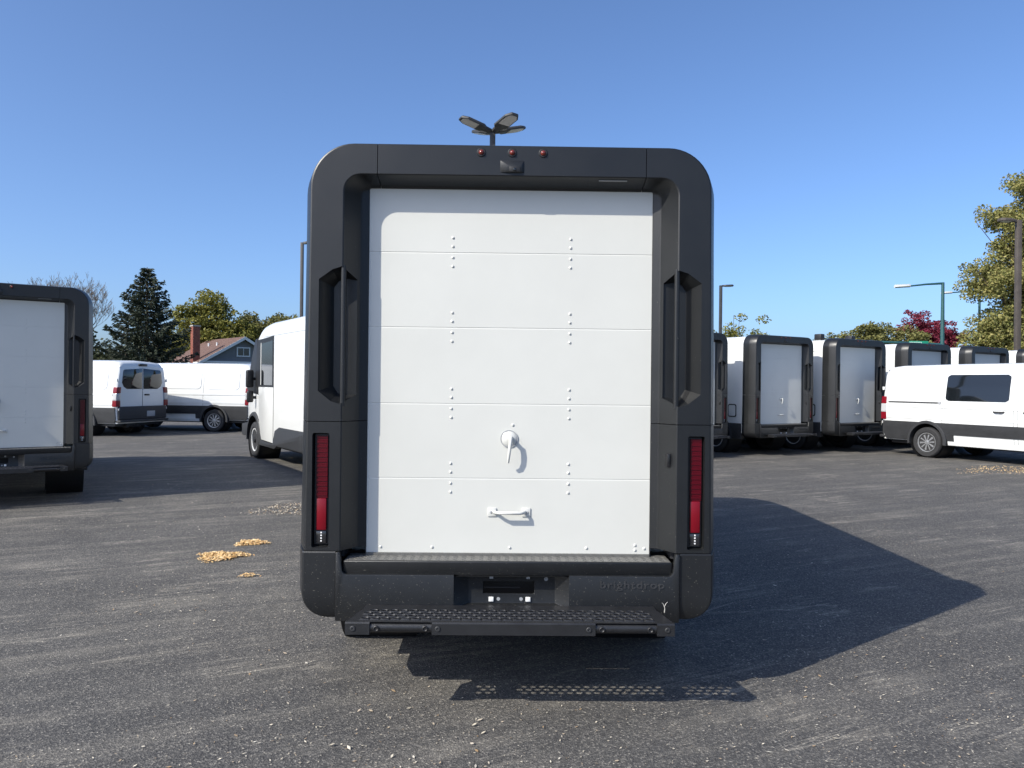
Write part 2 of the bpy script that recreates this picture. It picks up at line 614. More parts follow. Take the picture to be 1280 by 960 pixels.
# ------------------------------------------------------------------ delivery van (rear frame, roll-up door, cab)
def sweep_section(loops, kind):
    rings = []
    for (w, top, r, y, fl) in loops:
        path = []

        def fx(x, z):
            return x * (1 + fl * 0.014 * max(0, (2.4 - z)) / 1.65)
        if kind == 'lower':
            for z in (0.745, 0.95, 1.16, 1.3755):
                path.append((fx(-w, z), y, z))
        elif kind == 'corner':
            zt = top - r
            for k in range(5):
                z = 1.3790 + (zt - 1.3790) * k / 5
                path.append((fx(-w, z), y, z))
            for k in range(13):
                a = pi - k * (pi / 2) / 12
                path.append((fx(-w + r + r * cos(a), zt + r * sin(a)), y, zt + r * sin(a)))
            path.append((-0.6617, y, top))
        else:
            for x in (-0.6583, -0.3, 0.3, 0.6583):
                path.append((x, y, top))
        rings.append(path)
    # transpose -> rings along the path
    return [[rings[i][k] for i in range(len(rings))] for k in range(len(rings[0]))]


def mirror_rings(rr):
    return [[(-p[0], p[1], p[2]) for p in r] for r in rr]


def make_delivery_van(loc, rz):
    T = empty('delivery_van', (0, 0, 0))
    LOOPS = [
        (1.040, 2.762, 0.245, 0.330, 1), (1.042, 2.762, 0.245, 0.170, 1), (1.038, 2.760, 0.24, 0.150, 1), (0.988, 2.742, 0.215, 0.010, 1), (0.984, 2.739, 0.212, 0.003, 1), (0.977, 2.734, 0.208, 0.000, 1),
        (0.827, 2.594, 0.088, 0.000, 0), (0.821, 2.590, 0.085, 0.003, 0), (0.818, 2.587, 0.083, 0.009, 0),
        (0.757, 2.566, 0.055, 0.100, 0), (0.750, 2.563, 0.05, 0.106, 0), (0.719, 2.552, 0.012, 0.118, 0), (0.719, 2.552, 0.012, 0.330, 0)]
    # grab pockets
    for sgn in (-1, 1):
        rr = sweep_section(LOOPS, 'corner')
        if sgn > 0:
            rr = mirror_rings(rr)
        post = build('corner_post', MB().rings(rr), 'charcoal', T, smooth=14)
        front = [(0.925, 2.075), (0.875, 2.125), (0.83, 2.14), (0.755, 2.115), (0.755, 1.475), (0.84, 1.462), (0.88, 1.475), (0.925, 1.525)]
        back = [(0.885, 2.045), (0.862, 2.075), (0.83, 2.09), (0.770, 2.08), (0.770, 1.51), (0.835, 1.505), (0.862, 1.515), (0.885, 1.55)]
        fr = [(sgn * a * 1.02 if a > 0.9 else sgn * a, b) for a, b in front]
        bk = [(sgn * a, b) for a, b in back]
        c = MB().prism(fr, 'y', -0.006, 0.094, bk)
        co = build('cutter', c, 'black', None, smooth=0)
        boolean(post, [co], 14)
        kill([co])
        bar = MB().prism(rrect(sgn * 0.822 - 0.012, sgn * 0.822 + 0.012, 0.004, 0.038, 0.008, 3), 'z', 1.455, 2.145)
        build('grab_bar', bar, 'charcoal', T, smooth=40)
        # lower post with lamp recess
        rr = sweep_section(LOOPS, 'lower')
        if sgn > 0:
            rr = mirror_rings(rr)
        low = build('lower_post', MB().rings(rr), 'charcoal', T, smooth=14)
        lx = sgn * 0.922
        cz0, cz1 = 0.768, 1.316
        c = MB().prism(rrect(lx - 0.043, lx + 0.043, cz0 - 0.010, cz1 + 0.006, 0.010, 3), 'y', -0.01, 0.055, rrect(lx - 0.036, lx + 0.036, cz0, cz1, 0.008, 3))
        co = build('cutter', c, 'black', None, smooth=0)
        boolean(low, [co], 14)
        kill([co])
        hs = build('tail_light', MB().prism(rrect(lx - 0.035, lx + 0.035, cz0 + 0.002, cz1 - 0.002, 0.006, 2), 'y', 0.030, 0.0545), 'black', T)
        # ribbed upper lens
        ul = MB()
        zz = 1.000
        k = 0
        while zz < 1.300:
            ul.box(lx - 0.024, lx + 0.030, 0.020 - 0.003 * (k % 2), 0.0295, zz, zz + 0.0112)
            zz += 0.0118
            k += 1
        build('upper_lens', ul, 'red_dark', hs, smooth=0)
        build('lower_lens', MB().box(lx - 0.024, lx + 0.026, 0.017, 0.0295, 0.842, 0.998), 'red', hs, bevel=0.004)
        build('reversing_lens', MB().box(lx - 0.024, lx + 0.026, 0.020, 0.0295, 0.776, 0.838), 'lens_clear', hs, bevel=0.003)
        dots = MB()
        for q in range(4):
            dots.box(lx - 0.002, lx + 0.005, 0.0185, 0.0198, 0.786 + q * 0.0135, 0.793 + q * 0.0135)
        build('lamp_diodes', dots, 'clip_white', hs, smooth=0, kind='stuff')
        # thin mounting seam behind post joint
    # join backing so no light leaks through the seams
    rr = sweep_section(LOOPS, 'top')
    build('top_beam', MB().rings(rr), 'charcoal', T, smooth=14)
    for sgn in (-1, 1):
        build('joint_backing', MB().box(sgn * 0.88 - 0.10, sgn * 0.88 + 0.10, 0.12, 0.32, 1.34, 1.41), 'seam', T, smooth=0)
        build('joint_backing', MB().box(sgn * 0.66 - 0.03, sgn * 0.66 + 0.03, 0.06, 0.32, 2.59, 2.725), 'seam', T, smooth=0)
        build('joint_backing', MB().box(sgn * 0.90 - 0.08, sgn * 0.90 + 0.08, 0.08, 0.32, 0.70, 0.755), 'seam', T, smooth=0)
    # marker lights
    for x in (-0.152, 0.0, 0.152):
        b = build('marker_light', MB().lathe([(0.0, -0.004), (0.019, -0.004), (0.023, 0.0), (0.023, 0.01)], 'y', (x, -0.0005, 2.704), 20, cap=False), 'black', T)
        d = MB().lathe([(0.0, -0.015), (0.006, -0.014), (0.0105, -0.010), (0.0135, -0.004)], 'y', (x, -0.0005, 2.704), 16, cap=False)
        build('lens', d, 'amber', b)
    # camera housing: wedge hood over a lens block
    h = MB()
    h.add([(-0.060, 0, 2.668), (0.060, 0, 2.668), (0.060, 0, 2.606), (-0.060, 0, 2.606), (-0.022, -0.012, 2.640), (0.046, -0.012, 2.640), (0.046, -0.010, 2.608), (-0.022, -0.010, 2.608)],
          [(0, 1, 5, 4), (1, 2, 6, 5), (2, 3, 7, 6), (3, 0, 4, 7), (4, 5, 6, 7), (3, 2, 1, 0)])
    ch = build('camera_housing', h, 'charcoal', T, bevel=0.003)
    build('lens_panel', MB().box(-0.014, 0.040, -0.0145, -0.004, 2.6085, 2.634), 'black', ch, bevel=0.002)
    build('camera_lens', MB().lathe([(0, -0.019), (0.006, -0.018), (0.009, -0.0145)], 'y', (0.012, 0, 2.620), 12, cap=False), 'glass_dark', ch)
    build('soffit_strip', MB().add([(0.43, 0.020, 2.5805), (0.57, 0.020, 2.5805), (0.57, 0.030, 2.578), (0.43, 0.030, 2.578), (0.43, 0.03, 2.590), (0.57, 0.03, 2.590)],
                                   [(0, 1, 2, 3), (0, 3, 4), (1, 5, 2), (2, 5, 4, 3), (0, 4, 5, 1)]), 'clip_grey', T, smooth=0)
    # switch on the right jamb
    sw = build('door_switch', MB().box(0.783, 0.803, 0.030, 0.06, 1.165, 1.232), 'black', T, bevel=0.003)
    build('rocker', MB().box(0.787, 0.799, 0.0265, 0.031, 1.185, 1.226), 'charcoal', sw, bevel=0.002)

    # ---- roll-up door
    zs = [0.712, 1.091, 1.4685, 1.854, 2.2335, 2.575]
    for i in range(5):
        z0, z1 = zs[i], zs[i + 1]
        p = MB()
        p.prism([(0.1250, z0 + 0.0008), (0.1258, z0 + 0.0), (0.140, z0), (0.140, z1 - 0.0007), (0.1268, z1 - 0.0007), (0.1250, z1 - 0.0065)], 'x', -0.7175, 0.7175)
        pn = build('door_panel', p, 'white_door', T, smooth=0)
        rv = MB()
        pts = []
        for x in (-0.295, 0.302):
            if i < 4:
                pts += [(x, z1 - 0.026), (x, z1 - 0.071)]
            if i > 0:
                pts += [(x, z0 + 0.030), (x, z0 + 0.074)]
        if i == 0:
            pts += [(-0.645, 0.740), (-0.385, 0.740), (0.008, 0.740), (0.398, 0.740), (0.645, 0.757), (0.645, 0.732), (0.692, 0.740)]
        if i == 1:
            pts += [(0.018, 1.362), (0.014, 1.252)]
        for (x, z) in pts:
            rv.lathe([(0.0, -0.0052), (0.0035, -0.0050), (0.0062, -0.0032), (0.0080, 0.0005)], 'y', (x, 0.1250, z), 10, cap=False)
        if rv.v:
            build('rivets', rv, 'white_metal', pn, kind='stuff')
    build('door_backing', MB().box(-0.7165, 0.7165, 0.1285, 0.1325, 0.715, 2.57), 'white_door', T, smooth=0)
    # latch
    zc = 1.292
    lp = build('latch', MB().lathe([(0.0, -0.012), (0.030, -0.010), (0.040, -0.003), (0.041, 0.0)], 'y', (0.0, 0.1246, zc), 28, cap=False), 'white_metal', T)
    build('latch_rim', MB().lathe([(0.0400, -0.0050), (0.0445, -0.0050), (0.0445, 0.0)], 'y', (0, 0.1247, zc), 28, cap=False), 'clip_grey', lp)
    lv = MB()
    lv.tube([(0.008, 0.115, zc + 0.004), (0.008, 0.080, zc + 0.002)], [0.012, 0.010], 10)
    lv.tube([(0.009, 0.080, zc + 0.010), (0.006, 0.072, zc - 0.02), (0.002, 0.070, zc - 0.06), (-0.002, 0.076, zc - 0.095), (-0.004, 0.088, zc - 0.118)], [0.010, 0.0095, 0.008, 0.007, 0.006], 10)
    build('lever', lv, 'white_metal', lp, smooth=60)
    # pull handle
    zc = 0.918
    for x in (-0.083, 0.090):
        build('handle_plate', MB().box(x - 0.022, x + 0.022, 0.119, 0.1248, zc - 0.020, zc + 0.024), 'white_metal', T, bevel=0.002)
    b = MB()
    b.tube([(-0.075, 0.122, zc + 0.004), (-0.060, 0.092, zc + 0.004), (-0.045, 0.080, zc + 0.004), (0.060, 0.080, zc + 0.004), (0.075, 0.094, zc + 0.004), (0.084, 0.122, zc + 0.004)], 0.0085, 10)
    hd = build('pull_handle', b, 'white_metal', T, smooth=60)
    bl = MB()
    for x in (-0.088, 0.096):
        bl.lathe([(0.0, -0.004), (0.005, -0.003), (0.007, 0.0)], 'y', (x, 0.119, zc + 0.002), 8, cap=False)
    build('bolts', bl, 'clip_grey', hd, kind='stuff')
    # dark door gasket frame
    for sgn in (-1, 1):
        build('door_gasket', MB().box(sgn * 0.720 - 0.002, sgn * 0.720 + 0.002, 0.121, 0.16, 0.70, 2.56), 'black', T, smooth=0)

    # ---- sill with chequered tread
    sl_ = MB().prism([(0.160, 0.698), (0.002, 0.698), (-0.002, 0.694), (0.004, 0.628), (0.160, 0.628)], 'x', -0.806, 0.806)
    sill = build('sill', sl_, 'charcoal_low', T, bevel=0.003)
    rubber = MB().box(-0.716, 0.716, 0.110, 0.150, 0.6985, 0.7125)
    build('door_seal', rubber, 'tread_metal', T)
    tp = MB()
    tp.box(-0.800, 0.800, 0.004, 0.158, 0.6985, 0.7005)
    tr = build('tread_plate', tp, 'tread_metal', sill, smooth=0)
    tb = MB()
    nx, ny = 74, 7
    for i in range(nx):
        for j in range(ny):
            x = -0.79 + 1.58 * (i + 0.5 * (j % 2)) / nx
            y = 0.012 + j * 0.0175
            a = 0.7 if (i + j) % 2 else -0.7
            dx, dy = 0.0085 * cos(a), 0.0085 * sin(a)
            px_, py_ = -0.0028 * sin(a), 0.0028 * cos(a)
            if y + abs(dy) > 0.112:
                continue
            tb.add([(x - dx, y - dy, 0.7004), (x + px_, y + py_, 0.7004), (x + dx, y + dy, 0.7004), (x - px_, y - py_, 0.7004), (x, y, 0.7032)],
                   [(0, 3, 4), (3, 2, 4), (2, 1, 4), (1, 0, 4)])
    build('tread_studs', tb, 'tread_metal', tr, smooth=0, kind='stuff')

    # ---- bumper centre (a thin shell) with plate recess
    out = [(-0.8425, 0.405), (0.8425, 0.405), (0.8425, 0.7415), (0.822, 0.7415), (0.808, 0.646), (0.796, 0.634), (-0.796, 0.634), (-0.808, 0.646), (-0.822, 0.7415), (-0.8425, 0.7415)]
    face = MB().prism(out, 'y', -0.016, 0.020)
    fo = build('bumper', face, 'charcoal_low', T, bevel=0.006)
    c = MB().prism([(-0.265, 0.468), (0.300, 0.468), (0.300, 0.70), (-0.265, 0.70)], 'y', -0.05, 0.05)
    co = build('cutter', c, 'black', None, smooth=0)
    boolean(fo, [co], 35)
    kill([co])
    # recess tray with an open slot
    x0, x1, z0, z1 = -0.265, 0.300, 0.468, 0.6278
    X0, X1, Z0, Z1 = -0.196, 0.236, 0.482, 0.6255
    sx0, sx1, sz0, sz1 = -0.122, 0.132, 0.528, 0.588
    yb = 0.047
    yf = -0.0145
    tr_ = MB()
    F = [(x0, yf, z0), (x1, yf, z0), (x1, yf, z1), (x0, yf, z1)]
    B = [(X0, yb, Z0), (X1, yb, Z0), (X1, yb, Z1), (X0, yb, Z1)]
    S = [(sx0, yb, sz0), (sx1, yb, sz0), (sx1, yb, sz1), (sx0, yb, sz1)]
    S2 = [(p[0], yb + 0.012, p[2]) for p in S]
    vs = F + B + S + S2
    fs = []
    for i in range(4):
        j = (i + 1) % 4
        fs += [(i, j, 4 + j, 4 + i), (4 + i, 4 + j, 8 + j, 8 + i), (8 + i, 8 + j, 12 + j, 12 + i)]
    tr_.add(vs, fs)
    tray = build('plate_recess', tr_, 'charcoal_low', fo, bevel=0.004, smooth=30)
    rib = MB().box(-0.118, 0.060, yb + 0.004, yb + 0.010, 0.556, 0.5605)
    build('slot_rib', rib, 'black', fo, smooth=0)
    for x in (-0.082, 0.101):
        build('plate_clip', MB().box(x - 0.012, x + 0.012, yb - 0.008, yb - 0.001, 0.490, 0.513), 'clip_white', fo, bevel=0.002)
    cl = MB()
    for x in (-0.082, 0.101):
        cl.box(x - 0.009, x + 0.009, yb - 0.006, yb - 0.001, 0.6035, 0.6215)
        cl.lathe([(0.0, -0.001), (0.009, -0.001), (0.009, 0.001)], 'y', (x + (0.036 if x < 0 else -0.034), yb - 0.0005, 0.502), 10, cap=False)
        cl.lathe([(0.0, -0.001), (0.010, -0.001), (0.010, 0.001)], 'y', (0.19, yb - 0.0005, 0.602), 10, cap=False)
    build('screws', cl, 'clip_grey', fo, kind='stuff')
    # raised lettering
    fc = bpy.data.curves.new('lettering', 'FONT')
    fc.body = 'brightdrop'
    fc.size = 0.050
    fc.extrude = 0.0022
    fc.space_character = 1.12
    fc.offset = 0.0006
    fc.resolution_u = 3
    fto = bpy.data.objects.new('lettering_curve', fc)
    COL.objects.link(fto)
    bpy.context.view_layer.update()
    tm = bpy.data.meshes.new_from_object(fto.evaluated_get(bpy.context.evaluated_depsgraph_get()))
    bpy.data.objects.remove(fto)
    xs = [v.co.x for v in tm.vertices]
    wd = max(xs) - min(xs)
    mx0 = min(xs)
    for v in tm.vertices:
        x, y, z = v.co
        v.co = (0.452 + (x - mx0) / wd * 0.315, -0.0175 - z, 0.575 + y * 1.0)
    # mirror of depth axis flips winding: fix
    bm = bmesh.new(); bm.from_mesh(tm); bmesh.ops.recalc_face_normals(bm, faces=bm.faces); bm.to_mesh(tm); bm.free()
    tm.materials.clear()
    tm.materials.append(MATS['cladding'])
    to = bpy.data.objects.new('lettering', tm)
    COL.objects.link(to)
    to.parent = fo
    # bumper corners
    for sgn in (-1, 1):
        rr = []
        zb, rad = 0.412, 0.125
        zl = [0.7415, 0.735, 0.66, 0.58] + [zb + rad * (1 - sin(k * pi / 2 / 8)) for k in range(0, 9)]
        for z in zl:
            d = 0.0
            if z < zb + rad:
                t = (zb + rad - z) / rad
                d = rad * (1 - sqrt(max(0, 1 - t * t)))
            fl = 1 + 0.014
            e = 0.004 if z > 0.74 else 0.0
            dy = d * 0.25
            ring = [(0.8455, e - 0.002 + dy), (0.985 * fl - d, e - 0.002 + dy), (0.994 * fl - d, 0.004 + e + dy), (1.040 * fl - d, 0.145 + dy * 0.5), (1.045 * fl - d, 0.18), (1.045 * fl - d, 0.33), (0.8455, 0.33)]
            rr.append([(sgn * a, b, z) for a, b in ring])
        build('bumper_corner', MB().rings(rr), 'charcoal_low', T, smooth=17)

    # ---- rear step with real perforations
    st = MB()
    zt, zb = 0.490, 0.4345
    y0, y1 = -0.300, -0.095
    xf0, xf1 = -0.735, 0.755      # front edge
    xb0, xb1 = -0.690, 0.715
    rows = 4
    pitch = 0.0465
    ry0, ry1 = -0.268, -0.112
    rh = (ry1 - ry0) / rows
    groups = [(-0.66, -0.515), (-0.455, 0.350), (0.405, 0.665)]
    tread = MB()
    ncols = int((xb1 - 0.01 - (xb0 + 0.01)) / pitch)
    gx0 = xb0 + 0.012
    for j in range(rows):
        ya = ry0 + j * rh
        off = 0.5 * pitch if j % 2 else 0.0
        for i in range(ncols):
            xa = gx0 + i * pitch + off
            if j % 2 and i == ncols - 1:
                continue
            cx, cy = xa + pitch / 2, ya + rh / 2
            ringo, ringi, ringd = [], [], []
            for k in range(8):
                a = 2 * pi * k / 8
                cxk, cyk = cos(a), sin(a)
                m_ = max(abs(cxk), abs(cyk))
                ringo.append((cx + cxk / m_ * pitch / 2, cy + cyk / m_ * rh / 2, zt))
                ringi.append((cx + cxk * pitch * 0.41, cy + cyk * rh * 0.40, zt + 0.006))
                ringd.append((cx + cxk * pitch * 0.34, cy + cyk * rh * 0.32, zt + 0.0025))
            closed = any(False for _ in ())
            inside = any(ga <= cx <= gb for ga, gb in groups)
            vs = ringo + ringi + ringd
            fs = []
            for k in range(8):
                q = (k + 1) % 8
                fs += [(k, q, 8 + q, 8 + k), (8 + k, 8 + q, 16 + q, 16 + k)]
            if not inside:
                fs.append(tuple(range(16, 24)))
            tread.add(vs, fs)
        # end fillers
        xs0, xs1 = gx0 + off, gx0 + off + pitch * (ncols - (1 if j % 2 else 0))
        fa = lambda y: xf0 + (xb0 - xf0) * (y - y0) / (y1 - y0)
        fb = lambda y: xf1 + (xb1 - xf1) * (y - y0) / (y1 - y0)
        tread.add([(fa(ya), ya, zt), (xs0, ya, zt), (xs0, ya + rh, zt), (fa(ya + rh), ya + rh, zt)], [(0, 1, 2, 3)])
        tread.add([(xs1, ya, zt), (fb(ya), ya, zt), (fb(ya + rh), ya + rh, zt), (xs1, ya + rh, zt)], [(0, 1, 2, 3)])
    # front and back margins
    tread.add([(xf0, y0 + 0.006, zt), (xf1, y0 + 0.006, zt), (fb(ry0), ry0, zt), (fa(ry0), ry0, zt)], [(0, 1, 2, 3)])
    tread.add([(fa(ry1), ry1, zt), (fb(ry1), ry1, zt), (xb1, y1, zt), (xb0, y1, zt)], [(0, 1, 2, 3)])
    # down-turned rims: sides and back
    tread.add([(xf0, y0 + 0.006, zt), (xb0, y1, zt), (xb0, y1, zb), (xf0, y0 + 0.006, zb)], [(0, 1, 2, 3)])
    tread.add([(xf1, y0 + 0.006, zt), (xb1, y1, zt), (xb1, y1, zb), (xf1, y0 + 0.006, zb)], [(0, 1, 2, 3)])
    tread.add([(xb0, y1, zt), (xb1, y1, zt), (xb1, y1, zb), (xb0, y1, zb)], [(0, 1, 2, 3)])
    tread.add([(xb0, y1, zt - 0.003), (xb1, y1, zt - 0.003), (xb1, -0.0175, zt - 0.003), (xb0, -0.0175, zt - 0.003)], [(0, 1, 2, 3)])
    stp = build('rear_step', tread, 'step_plastic', T, smooth=30, recalc=False)
    fr = MB()
    # front bar in five stretches, two of them rounded and set back
    segs = [(xf0, -0.625, 0), (-0.625, -0.345, 1), (-0.345, 0.395, 0), (0.395, 0.675, 1), (0.675, xf1, 0)]
    for a, b_, t in segs:
        if t == 0:
            fr.prism([(y0, zb), (y0 + 0.03, zb), (y0 + 0.03, zt - 0.002), (y0 + 0.006, zt + 0.0005), (y0, zt - 0.006)], 'x', a, b_)
        else:
            pr = [(y0 + 0.03, zb + 0.004), (y0 + 0.03, zt - 0.004)] + [(y0 + 0.026 - 0.022 * (max(0.0, sin(pi * k / 8)) ** 0.45), zt - 0.004 - (zt - zb - 0.008) * k / 8) for k in range(9)]
            fr.prism(pr, 'x', a + 0.001, b_ - 0.001)
    build('front_bar', fr, 'step_plastic', stp, smooth=40)
    for x in (-0.700, -0.318, 0.365, 0.722):
        build('bolt', MB().lathe([(0.0, -0.001), (0.004, -0.001), (0.005, -0.004), (0.010, -0.004), (0.0125, -0.002), (0.0125, 0.002)], 'y', (x, y0 - 0.0004, 0.462), 14, cap=False), 'cladding', stp)
    for x in (-0.595, -0.375, 0.425, 0.645):
        build('bolt', MB().lathe([(0.0, -0.002), (0.006, -0.002), (0.010, -0.006), (0.0135, -0.004), (0.0135, 0.012)], 'y', (x, y0 + 0.004, 0.462), 14, cap=False), 'black', stp)
    for x in (-0.485, 0.378):
        build('step_bracket', MB().box(x - 0.028, x + 0.028, y0 + 0.03, -0.02, 0.440, 0.482), 'black', stp, smooth=0)

    # ---- body shell, lofted along the length
    W = 1.0
    stations = [(0.30, 1.0, 2.725, 0.22), (2.0, 1.0, 2.735, 0.22), (4.10, 1.0, 2.735, 0.23), (4.55, 0.995, 2.72, 0.28), (4.85, 0.985, 2.62, 0.30), (5.05, 0.97, 2.46, 0.30), (5.30, 0.955, 2.08, 0.28),
                (5.55, 0.94, 1.66, 0.25), (5.68, 0.925, 1.42, 0.2), (5.90, 0.89, 1.22, 0.15), (6.02, 0.82, 1.02, 0.12), (6.05, 0.78, 0.86, 0.1)]

    def ring(y, w, top, r, zlow=0.50, ofs=0.0):
        pts = [(-w - ofs, y, zlow), (-w - ofs, y, (zlow + top - r) / 2), (-w - ofs, y, top - r)]
        for k in range(1, 7):
            a = pi - k * pi / 2 / 6
            pts.append((-w + r + (r + ofs) * cos(a), y, top - r + (r + ofs) * sin(a)))
        pts.append((0, y, top + 0.03 + ofs))
        return pts + [(-p[0], p[1], p[2]) for p in reversed(pts[:-1])]
    body = build('body', MB().rings([ring(*s_) for s_ in stations]), 'white_paint', T, smooth=40)
    cuts = []
    for y in (1.22, 5.02):
        cuts.append(build('cutter', MB().lathe([(0.47, -1.3), (0.47, 1.3)], 'x', (0, y, 0.40), 40), 'black', None, smooth=0))
    boolean(body, cuts, 40)
    # lower cladding each side with arches cut out
    for sgn in (-1, 1):
        cl = MB()
        prof = [(0.40, 0.36), (3.35, 0.36), (3.5, 0.30), (4.56, 0.30), (4.60, 0.40), (5.6, 0.42), (5.95, 0.42), (5.95, 0.66), (5.6, 0.70), (4.62, 0.72), (4.40, 0.40), (3.62, 0.38), (3.48, 0.64), (3.2, 0.72), (0.40, 0.72)]
        cl.prism([(a, b) for a, b in prof], 'x', sgn * 0.90, sgn * 1.008)
        c_ = build('side_cladding', cl, 'cladding', T, bevel=0.006)
        boolean(c_, cuts, 35)
        # arch flare ring
        for y in (1.22, 5.02):
            a = MB()
            rr = []
            for k in range(15):
                t = -0.10 + (pi + 0.20) * k / 14
                q = []
                for (rad, xx) in ((0.470, 0.90), (0.470, 1.022), (0.525, 1.020), (0.545, 1.003), (0.545, 0.90)):
                    q.append((sgn * xx, y + rad * cos(t), 0.40 + rad * sin(t)))
                rr.append(q)
            a.rings(rr)
            build('wheel_arch', a, 'cladding', T, smooth=35)
            hw = MB().lathe([(0.465, sgn * 0.55), (0.465, sgn * 0.99)], 'x', (0, y, 0.40), 32, cap=False)
            build('wheel_well', hw, 'black', T)
            wheel(T, sgn * 0.875, y, 0.372, sgn, 0.372, 0.24, 'steel')
    kill(cuts)
    build('underbody', MB().box(-0.88, 0.88, 0.85, 5.75, 0.46, 0.56).box(-0.7, 0.7, 1.6, 4.5, 0.25, 0.46).box(-0.92, 0.92, 0.46, 0.85, 0.64, 0.70), 'black', T, smooth=0)
    build('slot_dark_panel', MB().box(-0.9, 0.9, 0.262, 0.292, 0.46, 0.69), 'black', T, smooth=0)  # black panel added behind the plate slot so its opening looks dark
    build('axle', MB().tube([(-0.8, 1.22, 0.372), (0.8, 1.22, 0.372)], 0.07, 10), 'black', T)
    # charge flap on both sides, outlined in black
    fl = MB().prism(rrect(0.55, 0.80, 0.86, 1.16, 0.05), 'x', -1.006, -0.98)
    cf = build('charge_flap', fl, 'black', T)
    build('flap_panel', MB().prism(rrect(0.575, 0.775, 0.885, 1.135, 0.035), 'x', -1.012, -1.0), 'white_paint', cf)
    # side seam lines
    for sgn in (-1, 1):
        build('roof_seam', MB().box(sgn * 1.0005 - 0.002, sgn * 1.0005 + 0.002, 0.45, 4.3, 2.44, 2.446), 'grey_seam', T, smooth=0)
        dd = MB().prism([(3.60, 0.40), (4.58, 0.42), (4.66, 1.45), (4.60, 2.42), (3.60, 2.42)], 'x', sgn * 0.985, sgn * 1.004)
        dr = build('cab_door', dd, 'white_paint', T, bevel=0.004)
        fr_ = MB().prism([(3.585, 1.46), (4.74, 1.46), (4.80, 1.9), (4.72, 2.40), (3.585, 2.44)], 'x', sgn * 0.985, sgn * 1.007)
        build('window_frame', fr_, 'black', dr, smooth=0)
        gl = MB().prism([(3.66, 1.50), (4.42, 1.50), (4.42, 2.32), (3.66, 2.35)], 'x', sgn * 1.004, sgn * 1.0095)
        build('window', gl, 'glass_dark', dr, smooth=0)
        pil = MB().prism([(4.45, 1.50), (4.49, 1.50), (4.49, 2.33), (4.45, 2.335)], 'x', sgn * 1.004, sgn * 1.012)
        build('window_pillar', pil, 'white_metal', dr, smooth=0)
        build('door_seam', MB().box(sgn * 1.0035 - 0.002, sgn * 1.0035 + 0.002, 3.588, 3.600, 0.42, 2.43), 'seam', dr, smooth=0)
        # black side of the cab around the windscreen
        cs = MB().prism([(4.66, 1.30), (5.42, 1.36), (5.60, 1.40), (5.22, 2.05), (4.95, 2.42), (4.80, 2.44)], 'x', sgn * 0.90, sgn * 1.002)
        build('windscreen_pillar', cs, 'black', T, bevel=0.01)
        mi = MB()
        mi.box(sgn * 1.11 - 0.075, sgn * 1.11 + 0.075, 4.88, 4.99, 1.44, 1.80)
        mr = build('mirror', mi, 'black', T, bevel=0.035, seg=3)
        mi = MB()
        mi.box(sgn * 1.10 - 0.065, sgn * 1.10 + 0.065, 4.89, 4.99, 1.14, 1.38)
        build('lower_mirror', mi, 'black', mr, bevel=0.035, seg=3)
        for za in (1.24, 1.62):
            build('mirror_arm', MB().tube([(sgn * 0.95, 4.95, za), (sgn * 1.07, 4.95, za)], 0.03, 8), 'black', mr)
        hl = MB().box(sgn * 0.70 - 0.13, sgn * 0.70 + 0.13, 5.94, 6.035, 0.93, 1.00)
        build('headlight', hl, 'lens_white', T, bevel=0.01)
    ws = []
    for s_ in stations[4:9]:
        r_ = ring(s_[0], s_[1], s_[2], s_[3], ofs=0.008)
        ws.append(r_[3:-3])
    build('windscreen', MB().rings(ws, close=False, cap=False), 'glass_dark', T, smooth=60)
    build('front_bumper', MB().box(-0.86, 0.86, 5.85, 6.075, 0.40, 0.72), 'cladding', T, bevel=0.04, seg=3)
    T.location = loc
    T.rotation_euler = (0, 0, rz)
    return T


VAN_LOC = (-0.010, 3.73, 0)
main_van = make_delivery_van(VAN_LOC, radians(0.8))
tag(main_van, 'large charcoal-framed white delivery van in the foreground, roll-up door and rear step facing the camera', 'van')


def van_copy(loc, deg, label, group=None):
    c = copy_tree(main_van)
    c.location = (loc[0], loc[1], 0)
    c.rotation_euler = (0, 0, radians(deg))
    tag(c, label, 'van', group)
    if not group and 'group' in c:
        del c['group']
    return c


RG = 'delivery vans parked in the right-hand row'
van_copy((-6.30, 9.28), 32.5, 'delivery van cut off by the left edge of the photo, rear door in shade')
van_copy((-1.72, 11.93), 33, 'white delivery van showing its driver side, mirror and front wheel, behind the foreground van')
van_copy((3.95, 16.40), 31, 'delivery van mostly hidden behind the right edge of the foreground van', RG)
van_copy((6.33, 17.60), 31, 'delivery van fully in view just right of the foreground van, beside a lamp post', RG)
vb = van_copy((8.56, 18.62), 31, 'second fully seen delivery van of the right row, touching the cargo van tail light', RG)
for bx_ in (-0.74, 0.46):
    rb = build('roof_camera', MB().box(bx_ - 0.075, bx_ + 0.075, 0.55, 0.75, 2.735, 2.885), 'black', vb, bevel=0.02)
    build('camera_foot', MB().box(bx_ - 0.05, bx_ + 0.05, 0.58, 0.72, 2.69, 2.7355), 'white_metal', rb, smooth=0)
van_copy((11.0, 20.00), 31, 'delivery van behind the rear end of the right-hand cargo van, under the green street sign', RG)
van_copy((13.45, 21.35), 31, 'delivery van whose top shows above the dark side window of the cargo van', RG)
van_copy((15.9, 22.65), 31, 'delivery van cut off by the right edge, below the brown lamp post', RG)


